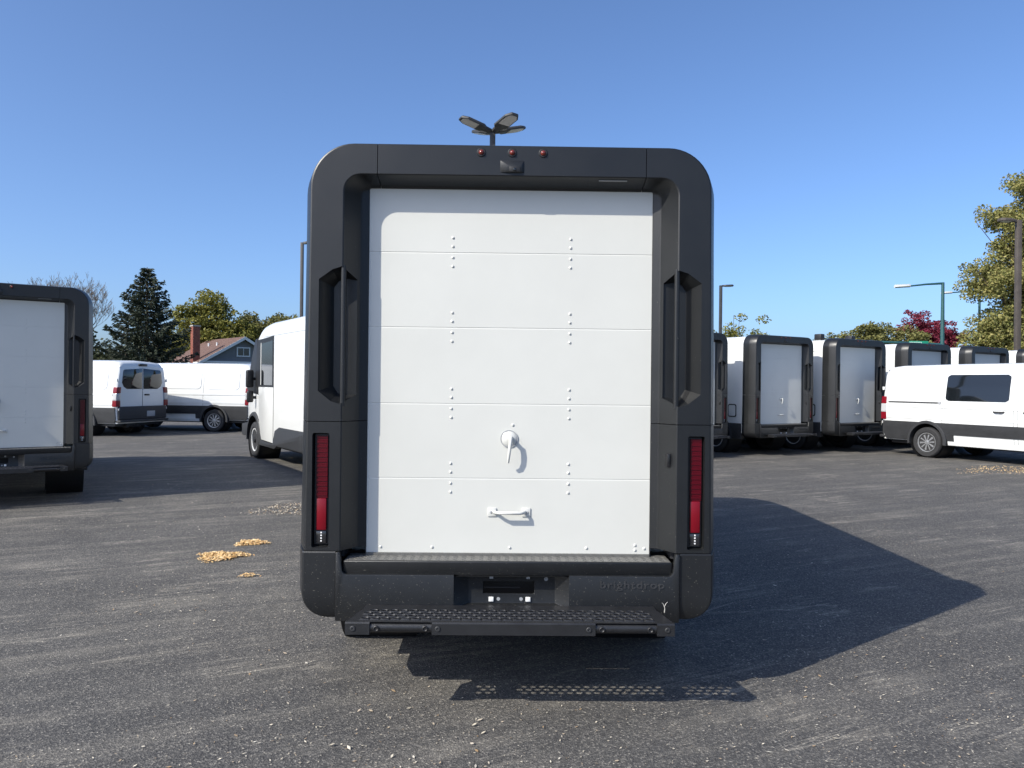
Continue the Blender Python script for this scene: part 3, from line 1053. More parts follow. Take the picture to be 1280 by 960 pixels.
# ------------------------------------------------------------------ low cargo vans
def cw(z):
    """half width of the cargo van at height z"""
    t = [(0.30, 0.93), (0.45, 0.965), (0.72, 1.0), (1.0, 1.005), (1.18, 0.995), (1.27, 0.985), (1.6, 0.935), (1.85, 0.885), (1.95, 0.86), (2.2, 0.80)]
    for (a, b), (c, d) in zip(t, t[1:]):
        if z <= c:
            u = max(0, (z - a) / (c - a))
            return b + (d - b) * u
    return t[-1][1]


def side_strip(mb, sgn, outline, ofs, thick=0.03, rows=12):
    """panel on the van's side; outline(z)->(y0,y1); z from outline.z0..z1"""
    f, z0, z1 = outline
    n = rows
    vs, fs = [], []
    for k in range(n + 1):
        z = z0 + (z1 - z0) * k / n
        a, b = f(z)
        x = cw(z) + ofs
        vs += [(sgn * x, a, z), (sgn * x, b, z), (sgn * (x - thick), b, z), (sgn * (x - thick), a, z)]
    for k in range(n):
        o_ = 4 * k
        for i in range(4):
            j = (i + 1) % 4
            fs.append((o_ + i, o_ + j, o_ + 4 + j, o_ + 4 + i))
    fs += [(3, 2, 1, 0), (4 * n, 4 * n + 1, 4 * n + 2, 4 * n + 3)]
    mb.add(vs, fs)
    return mb


def rounded(y0, y1, z0, z1, r):
    def f(z):
        d = 0.0
        if z < z0 + r:
            t = (z0 + r - z) / r
            d = r * (1 - sqrt(max(0, 1 - t * t)))
        elif z > z1 - r:
            t = (z - z1 + r) / r
            d = r * (1 - sqrt(max(0, 1 - t * t)))
        return (y0 + d, y1 - d)
    return f, z0, z1


def make_cargo_van(loc, deg, side_glass, label):
    T = empty('cargo_van', (0, 0, 0))
    tag(T, label, 'van', 'low white cargo vans')
    ROOF = 2.11
    st = [(0.0, 0.965, 1.93, 0.10), (0.02, 0.985, 2.00, 0.13), (0.10, 1.0, 2.07, 0.16), (0.35, 1.0, 2.10, 0.18), (1.5, 1.0, ROOF, 0.18), (3.2, 1.0, ROOF, 0.18), (3.55, 0.995, 2.08, 0.19), (3.85, 0.985, 1.93, 0.20),
          (4.20, 0.975, 1.66, 0.18), (4.50, 0.965, 1.40, 0.16), (4.72, 0.96, 1.24, 0.14), (5.2, 0.93, 1.12, 0.12), (5.45, 0.86, 0.96, 0.10), (5.52, 0.80, 0.80, 0.08)]
    ZL = 0.36

    def ring(y, ws, top, r, ofs=0.0):
        pts = []
        zs_ = top - r
        for k in range(11):
            z = ZL + (zs_ - ZL) * k / 10
            pts.append((-(cw(z) * ws + ofs), y, z))
        w0 = cw(zs_) * ws
        for k in range(1, 7):
            a = pi / 2 * k / 6
            pts.append((-(w0 - 0.20 * (1 - cos(a)) + ofs * cos(a)), y, zs_ + r * sin(a) + ofs * sin(a)))
        pts.append((0, y, top + 0.03 + ofs))
        return pts + [(-p[0], p[1], p[2]) for p in reversed(pts[:-1])]
    body = build('body', MB().rings([ring(*s_) for s_ in st]), 'white_paint', T, smooth=40)
    WY = (1.13, 4.43)
    cuts = [build('cutter', MB().lathe([(0.41, -1.4), (0.41, 1.4)], 'x', (0, y, 0.37), 40), 'black', None, smooth=0) for y in WY]
    boolean(body, cuts, 40)
    for sgn in (-1, 1):
        # lower cladding: rear quarter, mid strip, front
        c1 = build('rear_cladding', side_strip(MB(), sgn, ((lambda z: (0.03 + max(0, 0.5 - z) * 0.4, 1.75)), 0.37, 0.80), 0.012, 0.05, 6), 'cladding', T, smooth=30)
        boolean(c1, cuts, 30)
        build('side_moulding', side_strip(MB(), sgn, ((lambda z: (1.70 - 0, 3.93)), 0.545, 0.80), 0.016, 0.05, 5), 'cladding', T, smooth=30)
        build('sill_step', side_strip(MB(), sgn, ((lambda z: (1.62, 3.95)), 0.315, 0.40), 0.035, 0.10, 3), 'white_paint', T, smooth=30)
        for y in WY:
            rr = []
            for k in range(17):
                t = -0.15 + (pi + 0.3) * k / 16
                q = []
                for rad, xx in ((0.405, 0.90), (0.405, 1.028), (0.455, 1.026), (0.470, 1.008), (0.470, 0.90)):
                    q.append((sgn * xx, y + rad * cos(t), 0.37 + rad * sin(t)))
                rr.append(q)
            build('wheel_arch', MB().rings(rr), 'cladding', T, smooth=35)
            build('wheel_well', MB().lathe([(0.408, sgn * 0.55), (0.408, sgn * 0.985)], 'x', (0, y, 0.37), 32, cap=False), 'black', T)
            wheel(T, sgn * 0.885, y, 0.345, sgn, 0.345, 0.235, 'alloy', 'rim')
        # upper body pressings
        sp = MB()
        side_strip(sp, sgn, rounded(0.32, 1.40, 1.30, 1.86, 0.10), 0.011, 0.03, 16)
        build('quarter_panel_pressing', sp, 'white_paint', T, smooth=20)
        if side_glass and sgn > 0:
            wg = build('side_window', side_strip(MB(), sgn, rounded(1.56, 2.92, 1.30, 1.875, 0.07), 0.010, 0.03, 18), 'glass_dark', T, smooth=20)
        else:
            build('middle_panel_pressing', side_strip(MB(), sgn, rounded(1.58, 2.96, 1.32, 1.86, 0.10), 0.011, 0.03, 16), 'white_paint', T, smooth=20)
        build('front_window', side_strip(MB(), sgn, ((lambda z: (3.35 + max(0, 0.06 - (z - 1.26)) * 1, 4.52 - (z - 1.26) * 1.05)), 1.26, 1.86), 0.008, 0.03, 10), 'glass_dark', T, smooth=20)
        for ys in (1.49, 3.02, 3.10):
            build('door_seam', side_strip(MB(), sgn, ((lambda z, ys=ys: (ys, ys + 0.008)), 0.42, 1.92), 0.0025, 0.01, 14), 'grey_seam', T, smooth=0)
        for zc, d_ in ((1.16, 0.012), (0.90, 0.010)):
            build('belt_crease', side_strip(MB(), sgn, ((lambda z: (0.12, 4.6)), zc - 0.03, zc + 0.02), d_, 0.02, 4), 'white_paint', T, smooth=20)
        if sgn > 0:
            build('slide_rail', side_strip(MB(), sgn, ((lambda z: (0.16, 1.40)), 1.235, 1.262), 0.014, 0.03, 2), 'seam', T, smooth=0)
            build('rail_end', side_strip(MB(), sgn, ((lambda z: (1.40, 1.46)), 1.225, 1.275), 0.020, 0.03, 2), 'clip_grey', T, smooth=0)
        for yh in (2.62, 3.22):
            hb = MB()
            hb.tube([(sgn * (cw(1.08) + 0.0), yh, 1.09), (sgn * (cw(1.08) + 0.035), yh + 0.04, 1.085), (sgn * (cw(1.08) + 0.035), yh + 0.18, 1.085), (sgn * (cw(1.08) + 0.0), yh + 0.22, 1.09)], 0.017, 8)
            if not (sgn < 0 and yh < 3):
                build('door_handle', hb, 'seam', T)
        # tail light: red / clear / red, wrapped on the corner
        for z0, z1, m_ in ((1.20, 1.37, 'red'), (1.00, 1.20, 'lens_white'), (0.83, 1.00, 'red')):
            tl = MB()
            side_strip(tl, sgn, ((lambda z: (-0.025, 0.10 + 0.02 * (1.37 - z))), z0 + 0.002, z1), 0.016, 0.16, 5)
            build('tail_light', tl, m_, T, bevel=0.008)
        mi = MB().box(sgn * 1.13 - 0.10, sgn * 1.13 + 0.10, 4.15, 4.27, 1.22, 1.60)
        mm = build('mirror', mi, 'cladding', T, bevel=0.035, seg=3)
        build('mirror_arm', MB().tube([(sgn * 0.93, 4.2, 1.28), (sgn * 1.08, 4.2, 1.32)], 0.04, 8), 'cladding', mm)
        build('headlight', MB().box(sgn * 0.72 - 0.14, sgn * 0.72 + 0.14, 5.30, 5.49, 0.86, 1.02), 'lens_white', T, bevel=0.03)
        # rear door glass
        pts = [(0.03, 1.32), (0.60, 1.32), (0.72, 1.38), (0.785, 1.50), (0.735, 1.83), (0.70, 1.86), (0.03, 1.90)]
        rd = MB().prism([(sgn * a, b) for a, b in pts], 'y', -0.010, 0.03)
        build('rear_window', rd, 'glass_dark', T, bevel=0.004)
        build('hinge', MB().box(sgn * 0.965 - 0.02, sgn * 0.965 + 0.02, -0.015, 0.03, 1.52, 1.60), 'white_paint', T, bevel=0.006)
        build('rear_reflector', MB().box(sgn * 0.90 - 0.05, sgn * 0.90 + 0.05, -0.052, -0.02, 0.72, 0.79), 'lens_white', T, bevel=0.01)
    kill(cuts)
    build('rear_door_seam', MB().box(-0.006, 0.006, -0.0035, 0.01, 0.72, 1.93), 'seam', T, smooth=0)
    build('rear_handle', MB().box(0.08, 0.26, -0.03, 0.01, 1.13, 1.175), 'black', T, bevel=0.012)
    build('rear_bumper', MB().box(-0.93, 0.93, -0.055, 0.12, 0.46, 0.83), 'seam', T, bevel=0.03, seg=3)
    build('bumper_step', MB().box(-0.95, 0.95, -0.11, 0.10, 0.395, 0.455), 'cladding', T, bevel=0.015)
    build('number_plate', MB().box(0.12, 0.44, -0.062, -0.05, 0.53, 0.69), 'clip_grey', T, bevel=0.003)
    build('brake_light', MB().box(-0.16, 0.16, -0.03, 0.12, 1.965, 2.035), 'black', T, bevel=0.02)
    build('underbody', MB().box(-0.85, 0.85, 0.15, 5.3, 0.28, 0.42), 'black', T, smooth=0)
    build('spare_wheel', MB().lathe([(0.0, -0.1), (0.30, -0.1), (0.33, 0.0), (0.30, 0.1), (0, 0.1)], 'z', (0, 0.45, 0.33), 24, cap=False), 'rubber', T)
    build('exhaust', MB().tube([(-0.45, 1.0, 0.3), (-0.5, 0.05, 0.28)], 0.05, 10), 'black', T)
    ws = []
    for s_ in st[7:11]:
        r_ = ring(*s_, ofs=0.008)
        ws.append(r_[12:-12])
    build('windscreen', MB().rings(ws, close=False, cap=False), 'glass_dark', T, smooth=60)
    build('grille', MB().box(-0.55, 0.55, 5.40, 5.545, 0.62, 0.86), 'black', T, bevel=0.03)
    build('front_bumper', MB().box(-0.9, 0.9, 5.3, 5.56, 0.36, 0.62), 'cladding', T, bevel=0.05, seg=3)
    T.location = (loc[0], loc[1], 0)
    T.rotation_euler = (0, 0, radians(deg))
    return T


make_cargo_van((-10.58, 21.77), 75, False, 'white cargo van with its rear doors and dark rear windows facing right')
make_cargo_van((-7.92, 24.25), 82, False, 'windowless white cargo van seen side-on in front of the grey gabled house')
make_cargo_van((9.80, 18.72), -153, True, 'white cargo van with a long dark side window at the right edge')

# ------------------------------------------------------------------ lamp posts
def lamp_quad(loc, h):
    T = empty('lamp_post', loc)
    tag(T, 'dark parking lot lamp post with four flat heads rising above the foreground van', 'lamp post', 'parking lot lamp posts')
    build('base', MB().lathe([(0.0, 0), (0.28, 0), (0.28, 0.7), (0.25, 0.74), (0, 0.74)], 'z', (0, 0, 0), 24, cap=False), 'concrete', T)
    build('pole', MB().box(-0.065, 0.065, -0.065, 0.065, 0.7, h), 'pole_dark', T, bevel=0.01)
    for k, (az, tilt) in enumerate(((205, 15), (122, 15), (25, 15), (310, 15))):
        a = radians(az)
        d = Vector((cos(a), sin(a), 0))
        s_ = Vector((-sin(a), cos(a), 0))
        u = Vector((0, 0, 1))
        t = radians(tilt)
        d2 = d * cos(t) + u * sin(t)
        n2 = u * cos(t) - d * sin(t)
        base = Vector((0, 0, h - 0.06)) + d * 0.06

        def Q(l, w, z):
            return base + d2 * l + s_ * w + n2 * z
        out = [(0.0, 0.07), (0.16, 0.10), (0.24, 0.19), (0.66, 0.19), (0.80, 0.09)]
        ol = out + [(l, -w) for l, w in reversed(out)]
        hd = MB().rings([[Q(l, w, 0.0) for l, w in ol], [Q(l, w, 0.045) for l, w in ol], [Q(l * 0.96, w * 0.8, 0.075) for l, w in ol]])
        ho = build('lamp_head', hd, 'pole_dark', T, bevel=0.006)
        li = [(0.36, 0.155), (0.65, 0.155), (0.75, 0.075)]
        ll = li + [(l, -w) for l, w in reversed(li)]
        build('diffuser', MB().rings([[Q(l, w, -0.008) for l, w in ll], [Q(l, w, 0.002) for l, w in ll]]), 'led', ho, smooth=0)
    return T


lamp_quad((-0.52, 18.0, 0), 7.57)


def lamp_single(loc, h, az, label, m='pole_dark', rad=0.065):
    T = empty('lamp_post', loc)
    tag(T, label, 'lamp post', 'parking lot lamp posts')
    build('base', MB().lathe([(0.0, 0), (0.28, 0), (0.28, 0.7), (0.25, 0.74), (0, 0.74)], 'z', (0, 0, 0), 24, cap=False), 'concrete', T)
    build('pole', MB().box(-rad, rad, -rad, rad, 0.7, h), m, T, bevel=0.01)
    a = radians(az)
    d = Vector((cos(a), sin(a), 0.0))
    s_ = Vector((-sin(a), cos(a), 0))
    base = Vector((0, 0, h - 0.06)) + d * rad

    def Q(l, w, z):
        return base + d * l + s_ * w + Vector((0, 0, z + l * 0.04))
    ol = [(0.0, 0.05), (0.12, 0.06), (0.2, 0.16), (0.55, 0.17), (0.68, 0.10), (0.68, -0.10), (0.55, -0.17), (0.2, -0.16), (0.12, -0.06), (0.0, -0.05)]
    ho = build('lamp_head', MB().rings([[Q(l, w, -0.02) for l, w in ol], [Q(l, w, 0.05) for l, w in ol], [Q(l * 0.95, w * 0.8, 0.09) for l, w in ol]]), m, T, bevel=0.006)
    ll = [(0.26, 0.12), (0.58, 0.12), (0.58, -0.12), (0.26, -0.12)]
    build('diffuser', MB().rings([[Q(l, w, -0.03) for l, w in ll], [Q(l, w, -0.018) for l, w in ll]]), 'led', ho, smooth=0)
    return T


lamp_single((-9.45, 34.0, 0), 7.80, -10, 'dark lamp post left of the foreground van, above the driver-side van')
lamp_single((12.85, 47.0, 0), 7.80, 0, 'thin lamp post just right of the foreground van, its head pointing right', rad=0.085)
lamp_single((18.60, 28.0, 0), 7.80, 185, 'brown lamp post in front of the tall tree at the right edge', 'pole_brown', 0.085)


def street_light(loc, h, arm, label, mast=False):
    T = empty('street_light', loc)
    tag(T, label, 'street light', 'teal street lights along the road')
    build('pole', MB().tube([(0, 0, 0), (0, 0, h)], [0.15, 0.085], 12), 'pole_teal', T)
    build('pole_base', MB().lathe([(0.0, 0), (0.3, 0), (0.28, 0.3), (0.2, 0.45)], 'z', (0, 0, 0), 16, cap=False), 'pole_teal', T)
    build('arm', MB().tube([(0.02, 0, h - 0.05), (-arm * 0.5, 0, h - 0.12), (-arm, 0, h - 0.24)], [0.07, 0.055, 0.045], 8), 'pole_teal', T)
    hd = MB()
    hd.rings([[(-arm + 0.05 - l, w * 0.17 * q, h - 0.25 + zz - l * 0.06) for (w, zz) in ((-1, 0.0), (-0.8, 0.10), (0, 0.14), (0.8, 0.10), (1, 0.0), (0, -0.06))] for l, q in ((0.0, 0.6), (0.15, 1.0), (0.75, 1.0), (0.9, 0.6))])
    build('lamp_head', hd, 'lamp_grey', T, smooth=40)
    if mast:
        build('mast_arm', MB().tube([(0, 0, 4.15), (-2.4, 0, 4.25), (-4.9, 0, 4.32)], [0.10, 0.085, 0.06], 10), 'pole_teal', T)
        sg = build('street_sign', MB().box(-2.05, -0.9, -0.16, -0.13, 3.98, 4.36), 'sign_green', T, bevel=0.02)
        build('sign_border', MB().box(-2.02, -1.30, -0.166, -0.161, 4.04, 4.30), 'sign_pale', sg, smooth=0)
        build('sign_face', MB().box(-2.0, -1.33, -0.172, -0.167, 4.07, 4.27), 'sign_green', sg, smooth=0)
    return T


street_light((25.45, 45.0, 0), 7.85, 2.0, 'teal street light with a mast arm carrying a green street sign', True)
street_light((39.6, 64.5, 0), 9.95, 2.4, 'teal street light partly hidden by the tall tree at right')

# ------------------------------------------------------------------ houses
def brick_stack(parent, x0, x1, y0, y1, z0, z1, name='chimney'):
    """a mortar core with individual brick faces standing proud"""
    c = build(name, MB().box(x0, x1, y0, y1, z0, z1), 'mortar', parent, smooth=0)
    bl, bh, gp = 0.30, 0.12, 0.012
    m = MB()
    z = z0
    row = 0
    while z < z1 - 0.02:
        off = 0.5 * bl if row % 2 else 0
        for side in range(4):
            a0, a1 = (x0, x1) if side % 2 == 0 else (y0, y1)
            t = a0 - off
            while t < a1 - 0.02:
                b0, b1 = max(a0 - 0.012, t + gp), min(a1 + 0.012, t + bl)
                if b1 - b0 > 0.03:
                    p = 0.012 + rnd.random() * 0.006
                    if side == 0:
                        m.box(b0, b1, y0 - p, y0 + 0.01, z + gp, min(z1, z + bh))
                    elif side == 2:
                        m.box(b0, b1, y1 - 0.01, y1 + p, z + gp, min(z1, z + bh))
                    elif side == 1:
                        m.box(x1 - 0.01, x1 + p, b0, b1, z + gp, min(z1, z + bh))
                    else:
                        m.box(x0 - p, x0 + 0.01, b0, b1, z + gp, min(z1, z + bh))
                t += bl
        z += bh
        row += 1
    build('brickwork', m, 'bricks', c, smooth=0, kind='stuff')
    build('chimney_cap', MB().box(x0 - 0.06, x1 + 0.06, y0 - 0.06, y1 + 0.06, z1, z1 + 0.12), 'concrete', c, smooth=0)
    return c


def gable_house(loc, deg, w, d, ze, zp, label, wallm, roofm, chim):
    """gable end at local y=0, ridge along +y"""
    T = empty('house', loc, radians(deg))
    tag(T, label, 'house')
    h = w / 2
    wall = build('wall', MB().prism([(-h, 0), (h, 0), (h, ze), (0, zp - 0.12), (-h, ze)], 'y', 0, d), wallm, T, smooth=0)
    # horizontal lap boards on the gable, each a real board
    bd = MB()
    z = 0.3
    while z < zp - 0.35:
        hw = h if z < ze else h * (zp - 0.2 - z) / (zp - 0.2 - ze)
        if hw > 0.2:
            bd.add([(-hw, -0.035, z), (hw, -0.035, z), (hw, -0.012, z + 0.20), (-hw, -0.012, z + 0.20), (-hw, 0.0, z), (hw, 0.0, z)], [(0, 1, 2, 3), (0, 4, 5, 1)])
        z += 0.20
    build('lap_boards', bd, wallm, wall, smooth=0, kind='stuff')
    ov = 0.45
    sl_ = (zp - ze) / h
    for sgn in (-1, 1):
        r = MB()
        a = (sgn * (h + ov), ze - ov * sl_)
        r.prism([(0, zp), (a[0], a[1]), (a[0], a[1] + 0.10), (0, zp + 0.12)], 'y', -ov, d + ov)
        ro = build('roof', r, roofm, T, smooth=0)
        # shingle courses
        sh = MB()
        n = 22
        for k in range(n):
            t0, t1 = k / n, (k + 1) / n
            x0, z0 = sgn * (h + ov) * (1 - t0), a[1] + 0.105 + (zp + 0.12 - a[1] - 0.10) * t0
            x1, z1 = sgn * (h + ov) * (1 - t1), a[1] + 0.105 + (zp + 0.12 - a[1] - 0.10) * t1
            sh.add([(x0, -ov, z0 + 0.03), (x0, d + ov, z0 + 0.03), (x1, d + ov, z1 + 0.004), (x1, -ov, z1 + 0.004), (x0, -ov, z0 - 0.01), (x0, d + ov, z0 - 0.01)], [(0, 1, 2, 3), (0, 4, 5, 1)])
        build('shingles', sh, roofm, ro, smooth=0, kind='stuff')
        build('rake_board', MB().prism([(0, zp - 0.16), (a[0], a[1] - 0.16), (a[0], a[1] + 0.11), (0, zp + 0.13)], 'y', -ov - 0.05, -ov - 0.003), 'trim', T, smooth=0)
        build('gutter', MB().box(min(a[0], a[0] + sgn * 0.14), max(a[0], a[0] + sgn * 0.14), -ov, d + ov, a[1] - 0.10, a[1] + 0.09), 'trim', T, smooth=0)
        build('soffit', MB().box(min(sgn * h, a[0]), max(sgn * h, a[0]), -ov, d + ov, a[1] - 0.10, a[1] - 0.04), 'trim', T, smooth=0)
    build('belt_trim', MB().box(-h - 0.3, h + 0.3, -0.40, -0.04, ze - 0.22, ze - 0.04), 'trim', T, smooth=0)
    zw = ze + (zp - ze) * 0.22
    wf = build('attic_window', MB().box(-0.65, 0.65, -0.10, -0.03, zw - 0.05, zw + 0.85), 'trim', T, smooth=0)
    for sgn in (-1, 1):
        build('pane', MB().box(sgn * 0.28 - 0.25, sgn * 0.28 + 0.25, -0.115, -0.09, zw + 0.06, zw + 0.74), 'glass_dark', wf, smooth=0)
    for xx in (-2.0, 1.6):
        wf = build('window', MB().box(xx - 0.6, xx + 0.6, -0.10, -0.03, 0.9, 2.3), 'trim', T, smooth=0)
        build('pane', MB().box(xx - 0.5, xx + 0.5, -0.115, -0.09, 1.0, 2.2), 'glass_dark', wf, smooth=0)
    if chim:
        brick_stack(T, *chim)
    for yy in (d * 0.35, d * 0.6):
        build('roof_vent', MB().tube([(-h * 0.35, yy, zp - sl_ * h * 0.35), (-h * 0.35, yy, zp - sl_ * h * 0.35 + 0.4)], 0.09, 8), 'trim', T)
    return T


gable_house((-25.5, 72.0, 0.1), 42, 7.6, 8.6, 3.35, 5.55, 'grey-blue gabled house with brown shingle roof and brick chimney', 'siding', 'shingle', (-4.40, -3.78, 0.7, 1.3, 0.0, 6.45))
gable_house((-51.0, 88.0, 0.1), 100, 9.0, 7.0, 3.0, 4.75, 'low house at left, only its brown roof and small chimney showing above the cargo van', 'siding', 'shingle_b', (-2.6, -1.9, 2.6, 3.3, 0.0, 5.2))


# ------------------------------------------------------------------ trees
def limb(mb, p, d, length, r, depth, rg, tips, spread=0.6, ratio=0.72, n=6, up=0.15, minr=0.012, kids=(2, 3)):
    pts = [Vector(p)]
    rs = [r]
    dd = Vector(d).normalized()
    k = 4
    for i in range(k):
        dd = (dd + Vector((rg.uniform(-1, 1), rg.uniform(-1, 1), rg.uniform(-0.6, 1.0) * 0.8)) * 0.16 + Vector((0, 0, up * 0.3))).normalized()
        pts.append(pts[-1] + dd * length / k)
        rs.append(max(minr, r * (1 - 0.45 * (i + 1) / k)))
    mb.tube(pts, rs, n if depth > 1 else 4, cap=False)
    if depth <= 0:
        tips.append(pts[-1])
        return
    for q in range(rg.randint(*kids)):
        t = rg.uniform(0.45, 1.0) if q else 1.0
        i = min(k, max(1, int(round(t * k))))
        az = rg.uniform(0, 2 * pi)
        side = Vector((cos(az), sin(az), rg.uniform(-0.2, 0.6)))
        nd = (dd * (1 - spread * 0.5) + side * spread).normalized()
        limb(mb, pts[i], nd, length * ratio * rg.uniform(0.8, 1.15), max(minr, rs[i] * 0.68), depth - 1, rg, tips, spread, ratio, n, up, minr, kids)


def leaves(mb, c, rad, n, size, rg, flat=0.8):
    for i in range(n):
        while True:
            q = Vector((rg.uniform(-1, 1), rg.uniform(-1, 1), rg.uniform(-1, 1)))
            if q.length <= 1:
                break
        p = Vector(c) + Vector((q.x * rad, q.y * rad, q.z * rad * flat))
        s_ = size * rg.uniform(0.6, 1.3)
        a = Vector((rg.gauss(0, 1), rg.gauss(0, 1), rg.gauss(0, 0.7))).normalized()
        b = a.cross(Vector((rg.gauss(0, 1), rg.gauss(0, 1), rg.gauss(0, 1)))).normalized()
        o_ = len(mb.v)
        mb.v += [tuple(p - a * s_ * 0.6), tuple(p + b * s_ * 0.38), tuple(p + a * s_ * 0.6), tuple(p - b * s_ * 0.38)]
        mb.f.append((o_, o_ + 1, o_ + 2, o_ + 3))


def broad_tree(loc, lobes, label, leafm, seed, trunk_h, trunk_r, clumps=90, per=34, size=0.32, clump_r=0.75, barkm='bark', name='tree', cat='tree', group=None, fill=0.55):
    rg = random.Random(seed)
    T = empty(name, (loc[0], loc[1], 0.1))
    tag(T, label, cat, group)
    tk = MB()
    tips = []
    tk.tube([(0, 0, 0), (0.04, 0.02, trunk_h * 0.5), (0, 0.05, trunk_h)], [trunk_r * 1.25, trunk_r, trunk_r * 0.8], 10, cap=False)
    for (cx, cy, cz, rx, ry, rz) in lobes:
        c = Vector((cx, cy, cz))
        s_ = Vector((0, 0.05, trunk_h * rg.uniform(0.7, 1.0)))
        mid = (s_ + c) * 0.5 + Vector((0, 0, -0.1 * (c - s_).length))
        tk.tube([s_, mid, c], [trunk_r * 0.55, trunk_r * 0.35, trunk_r * 0.15], 6, cap=False)
        for k in range(6):
            e = c + Vector((rg.uniform(-1, 1) * rx, rg.uniform(-1, 1) * ry, rg.uniform(-0.5, 1) * rz)) * 0.85
            m_ = mid + (c - mid) * rg.uniform(0.3, 1)
            tk.tube([m_, (m_ + e) * 0.5 + Vector((0, 0, -0.15)), e], [trunk_r * 0.16, trunk_r * 0.1, 0.02], 4, cap=False)
    build('trunk', tk, barkm, T, smooth=60, recalc=False)
    lf = MB()
    vol = sum(a[3] * a[4] * a[5] for a in lobes)
    for (cx, cy, cz, rx, ry, rz) in lobes:
        n = max(6, int(clumps * rx * ry * rz / vol))
        for k in range(n):
            q = Vector((rg.gauss(0, 1), rg.gauss(0, 1), rg.gauss(0, 1))).normalized() * (rg.uniform(fill, 1.0) if rg.random() < 0.75 else rg.uniform(0.1, fill))
            if rg.random() < 0.12:
                q *= 1.12
            p = (cx + q.x * rx, cy + q.y * ry, cz + q.z * rz)
            cr_ = clump_r * rg.uniform(0.55, 1.25)
            leaves(lf, p, cr_, int(per * 2.1 * (cr_ / clump_r) ** 2) + 6, size * 0.68, rg, 0.65)
    build('crown', lf, leafm, T, smooth=0, recalc=False)
    return T


def spruce(loc, H, R, label, seed):
    rg = random.Random(seed)
    T = empty('spruce_tree', (loc[0], loc[1], 0.1))
    tag(T, label, 'tree')
    build('trunk', MB().tube([(0, 0, 0), (0.05, 0, H * 0.5), (0, 0, H * 0.98)], [0.28, 0.16, 0.03], 8, cap=False), 'bark', T, recalc=False)
    lf = MB()
    br = MB()
    z = 0.8
    while z < H - 0.2:
        t = z / H
        r = R * (1 - t) ** 0.82 * rg.uniform(0.82, 1.12) + 0.12
        nb = 9 if t < 0.6 else 7
        a0 = rg.uniform(0, 6.28)
        for k in range(nb):
            a = a0 + 2 * pi * k / nb + rg.uniform(-0.25, 0.25)
            rr = r * rg.uniform(0.62, 1.18)
            d = Vector((cos(a), sin(a), 0))
            p0 = Vector((0, 0, z))
            droop = rr * (-0.14 + 0.42 * max(0.0, t - 0.45))
            p1 = p0 + d * rr * 0.55 + Vector((0, 0, droop))
            p2 = p0 + d * rr + Vector((0, 0, droop * 0.6 + 0.14 * rr))
            br.tube([p0, p1, p2], [0.045, 0.03, 0.012], 4, cap=False)
            m_ = int(18 + rr * 38)
            for i in range(m_):
                u = rg.uniform(0.12, 1.0) ** 0.8
                p = p0.lerp(p1, u / 0.55) if u < 0.55 else p1.lerp(p2, (u - 0.55) / 0.45)
                sd = Vector((-sin(a), cos(a), 0)) * rg.uniform(-1, 1) * (0.10 + 0.30 * (1 - u)) * min(1.6, rr)
                p = p + sd + Vector((0, 0, rg.uniform(-0.22, 0.05)))
                ax = (d * rg.uniform(0.3, 1) + sd * 1.6 + Vector((0, 0, rg.uniform(-0.7, 0.2)))).normalized()
                b = ax.cross(Vector((rg.gauss(0, 1), rg.gauss(0, 1), rg.gauss(0, 1)))).normalized()
                s_ = rg.uniform(0.12, 0.27)
                o_ = len(lf.v)
                lf.v += [tuple(p - ax * s_ * 0.5), tuple(p + b * s_ * 0.26), tuple(p + ax * s_ * 0.75), tuple(p - b * s_ * 0.26)]
                lf.f.append((o_, o_ + 1, o_ + 2, o_ + 3))
        z += rg.uniform(0.24, 0.38)
    build('branches', br, 'bark', T, recalc=False)
    build('crown', lf, 'needle', T, smooth=0, recalc=False)
    return T


spruce((-28.9, 60.0), 10.6, 4.8, 'tall dark spruce tree standing left of the brick chimney', 8)


def bare_tree(loc, label, seed):
    rg = random.Random(seed)
    T = empty('bare_tree', (loc[0], loc[1], 0.1))
    tag(T, label, 'tree')
    tk = MB()
    tips = []
    tk.tube([(0, 0, 0), (0.1, 0, 1.6), (0, 0.05, 3.0)], [0.32, 0.26, 0.22], 8, cap=False)
    for k in range(9):
        a = 2 * pi * k / 9 + rg.uniform(-0.2, 0.2)
        limb(tk, (0, 0.05, rg.uniform(2.2, 3.0)), (cos(a) * 0.9, sin(a) * 0.9, rg.uniform(0.6, 1.3)), rg.uniform(3.0, 3.8), 0.10, 5, rg, tips, 0.50, 0.63, 5, 0.30, 0.0095, (3, 4))
    build('trunk', tk, 'bark_pale', T, recalc=False)
    return T


bare_tree((-38.5, 64.0), 'bare leafless tree with a rounded crown behind the left delivery van', 11)
TG = 'leafy trees beyond the lot'
broad_tree((-46.0, 78.0), [(0, 0, 4.0, 4.2, 3, 2.6), (4.4, 0, 3.2, 3.2, 2.5, 2.2)], 'low dark green tree beneath the bare tree at left', 'leaf_dark', 21, 2.0, 0.25, 120, 46, 0.42, 1.0)
broad_tree((-32.2, 80.0), [(-0.6, 0, 6.8, 3.6, 3, 3.0), (2.6, 0, 6.0, 3.0, 2.5, 2.8), (-3.4, 0.5, 5.0, 2.4, 2, 2.4), (0.5, 0, 9.2, 2.5, 2, 1.7)], 'yellow-green tree behind the chimney, right of the spruce', 'leaf_yellowgreen', 22, 3.4, 0.3, 210, 50, 0.36, 0.85)
broad_tree((-28.4, 84.0), [(0, 0, 5.8, 3.6, 3, 3.0), (4.6, 0, 6.0, 3.6, 3, 3.0), (2.4, 0, 7.2, 3.0, 3, 2.0)], 'broad olive tree behind the grey gabled house', 'leaf_olive', 23, 3.0, 0.3, 200, 50, 0.38, 0.9)
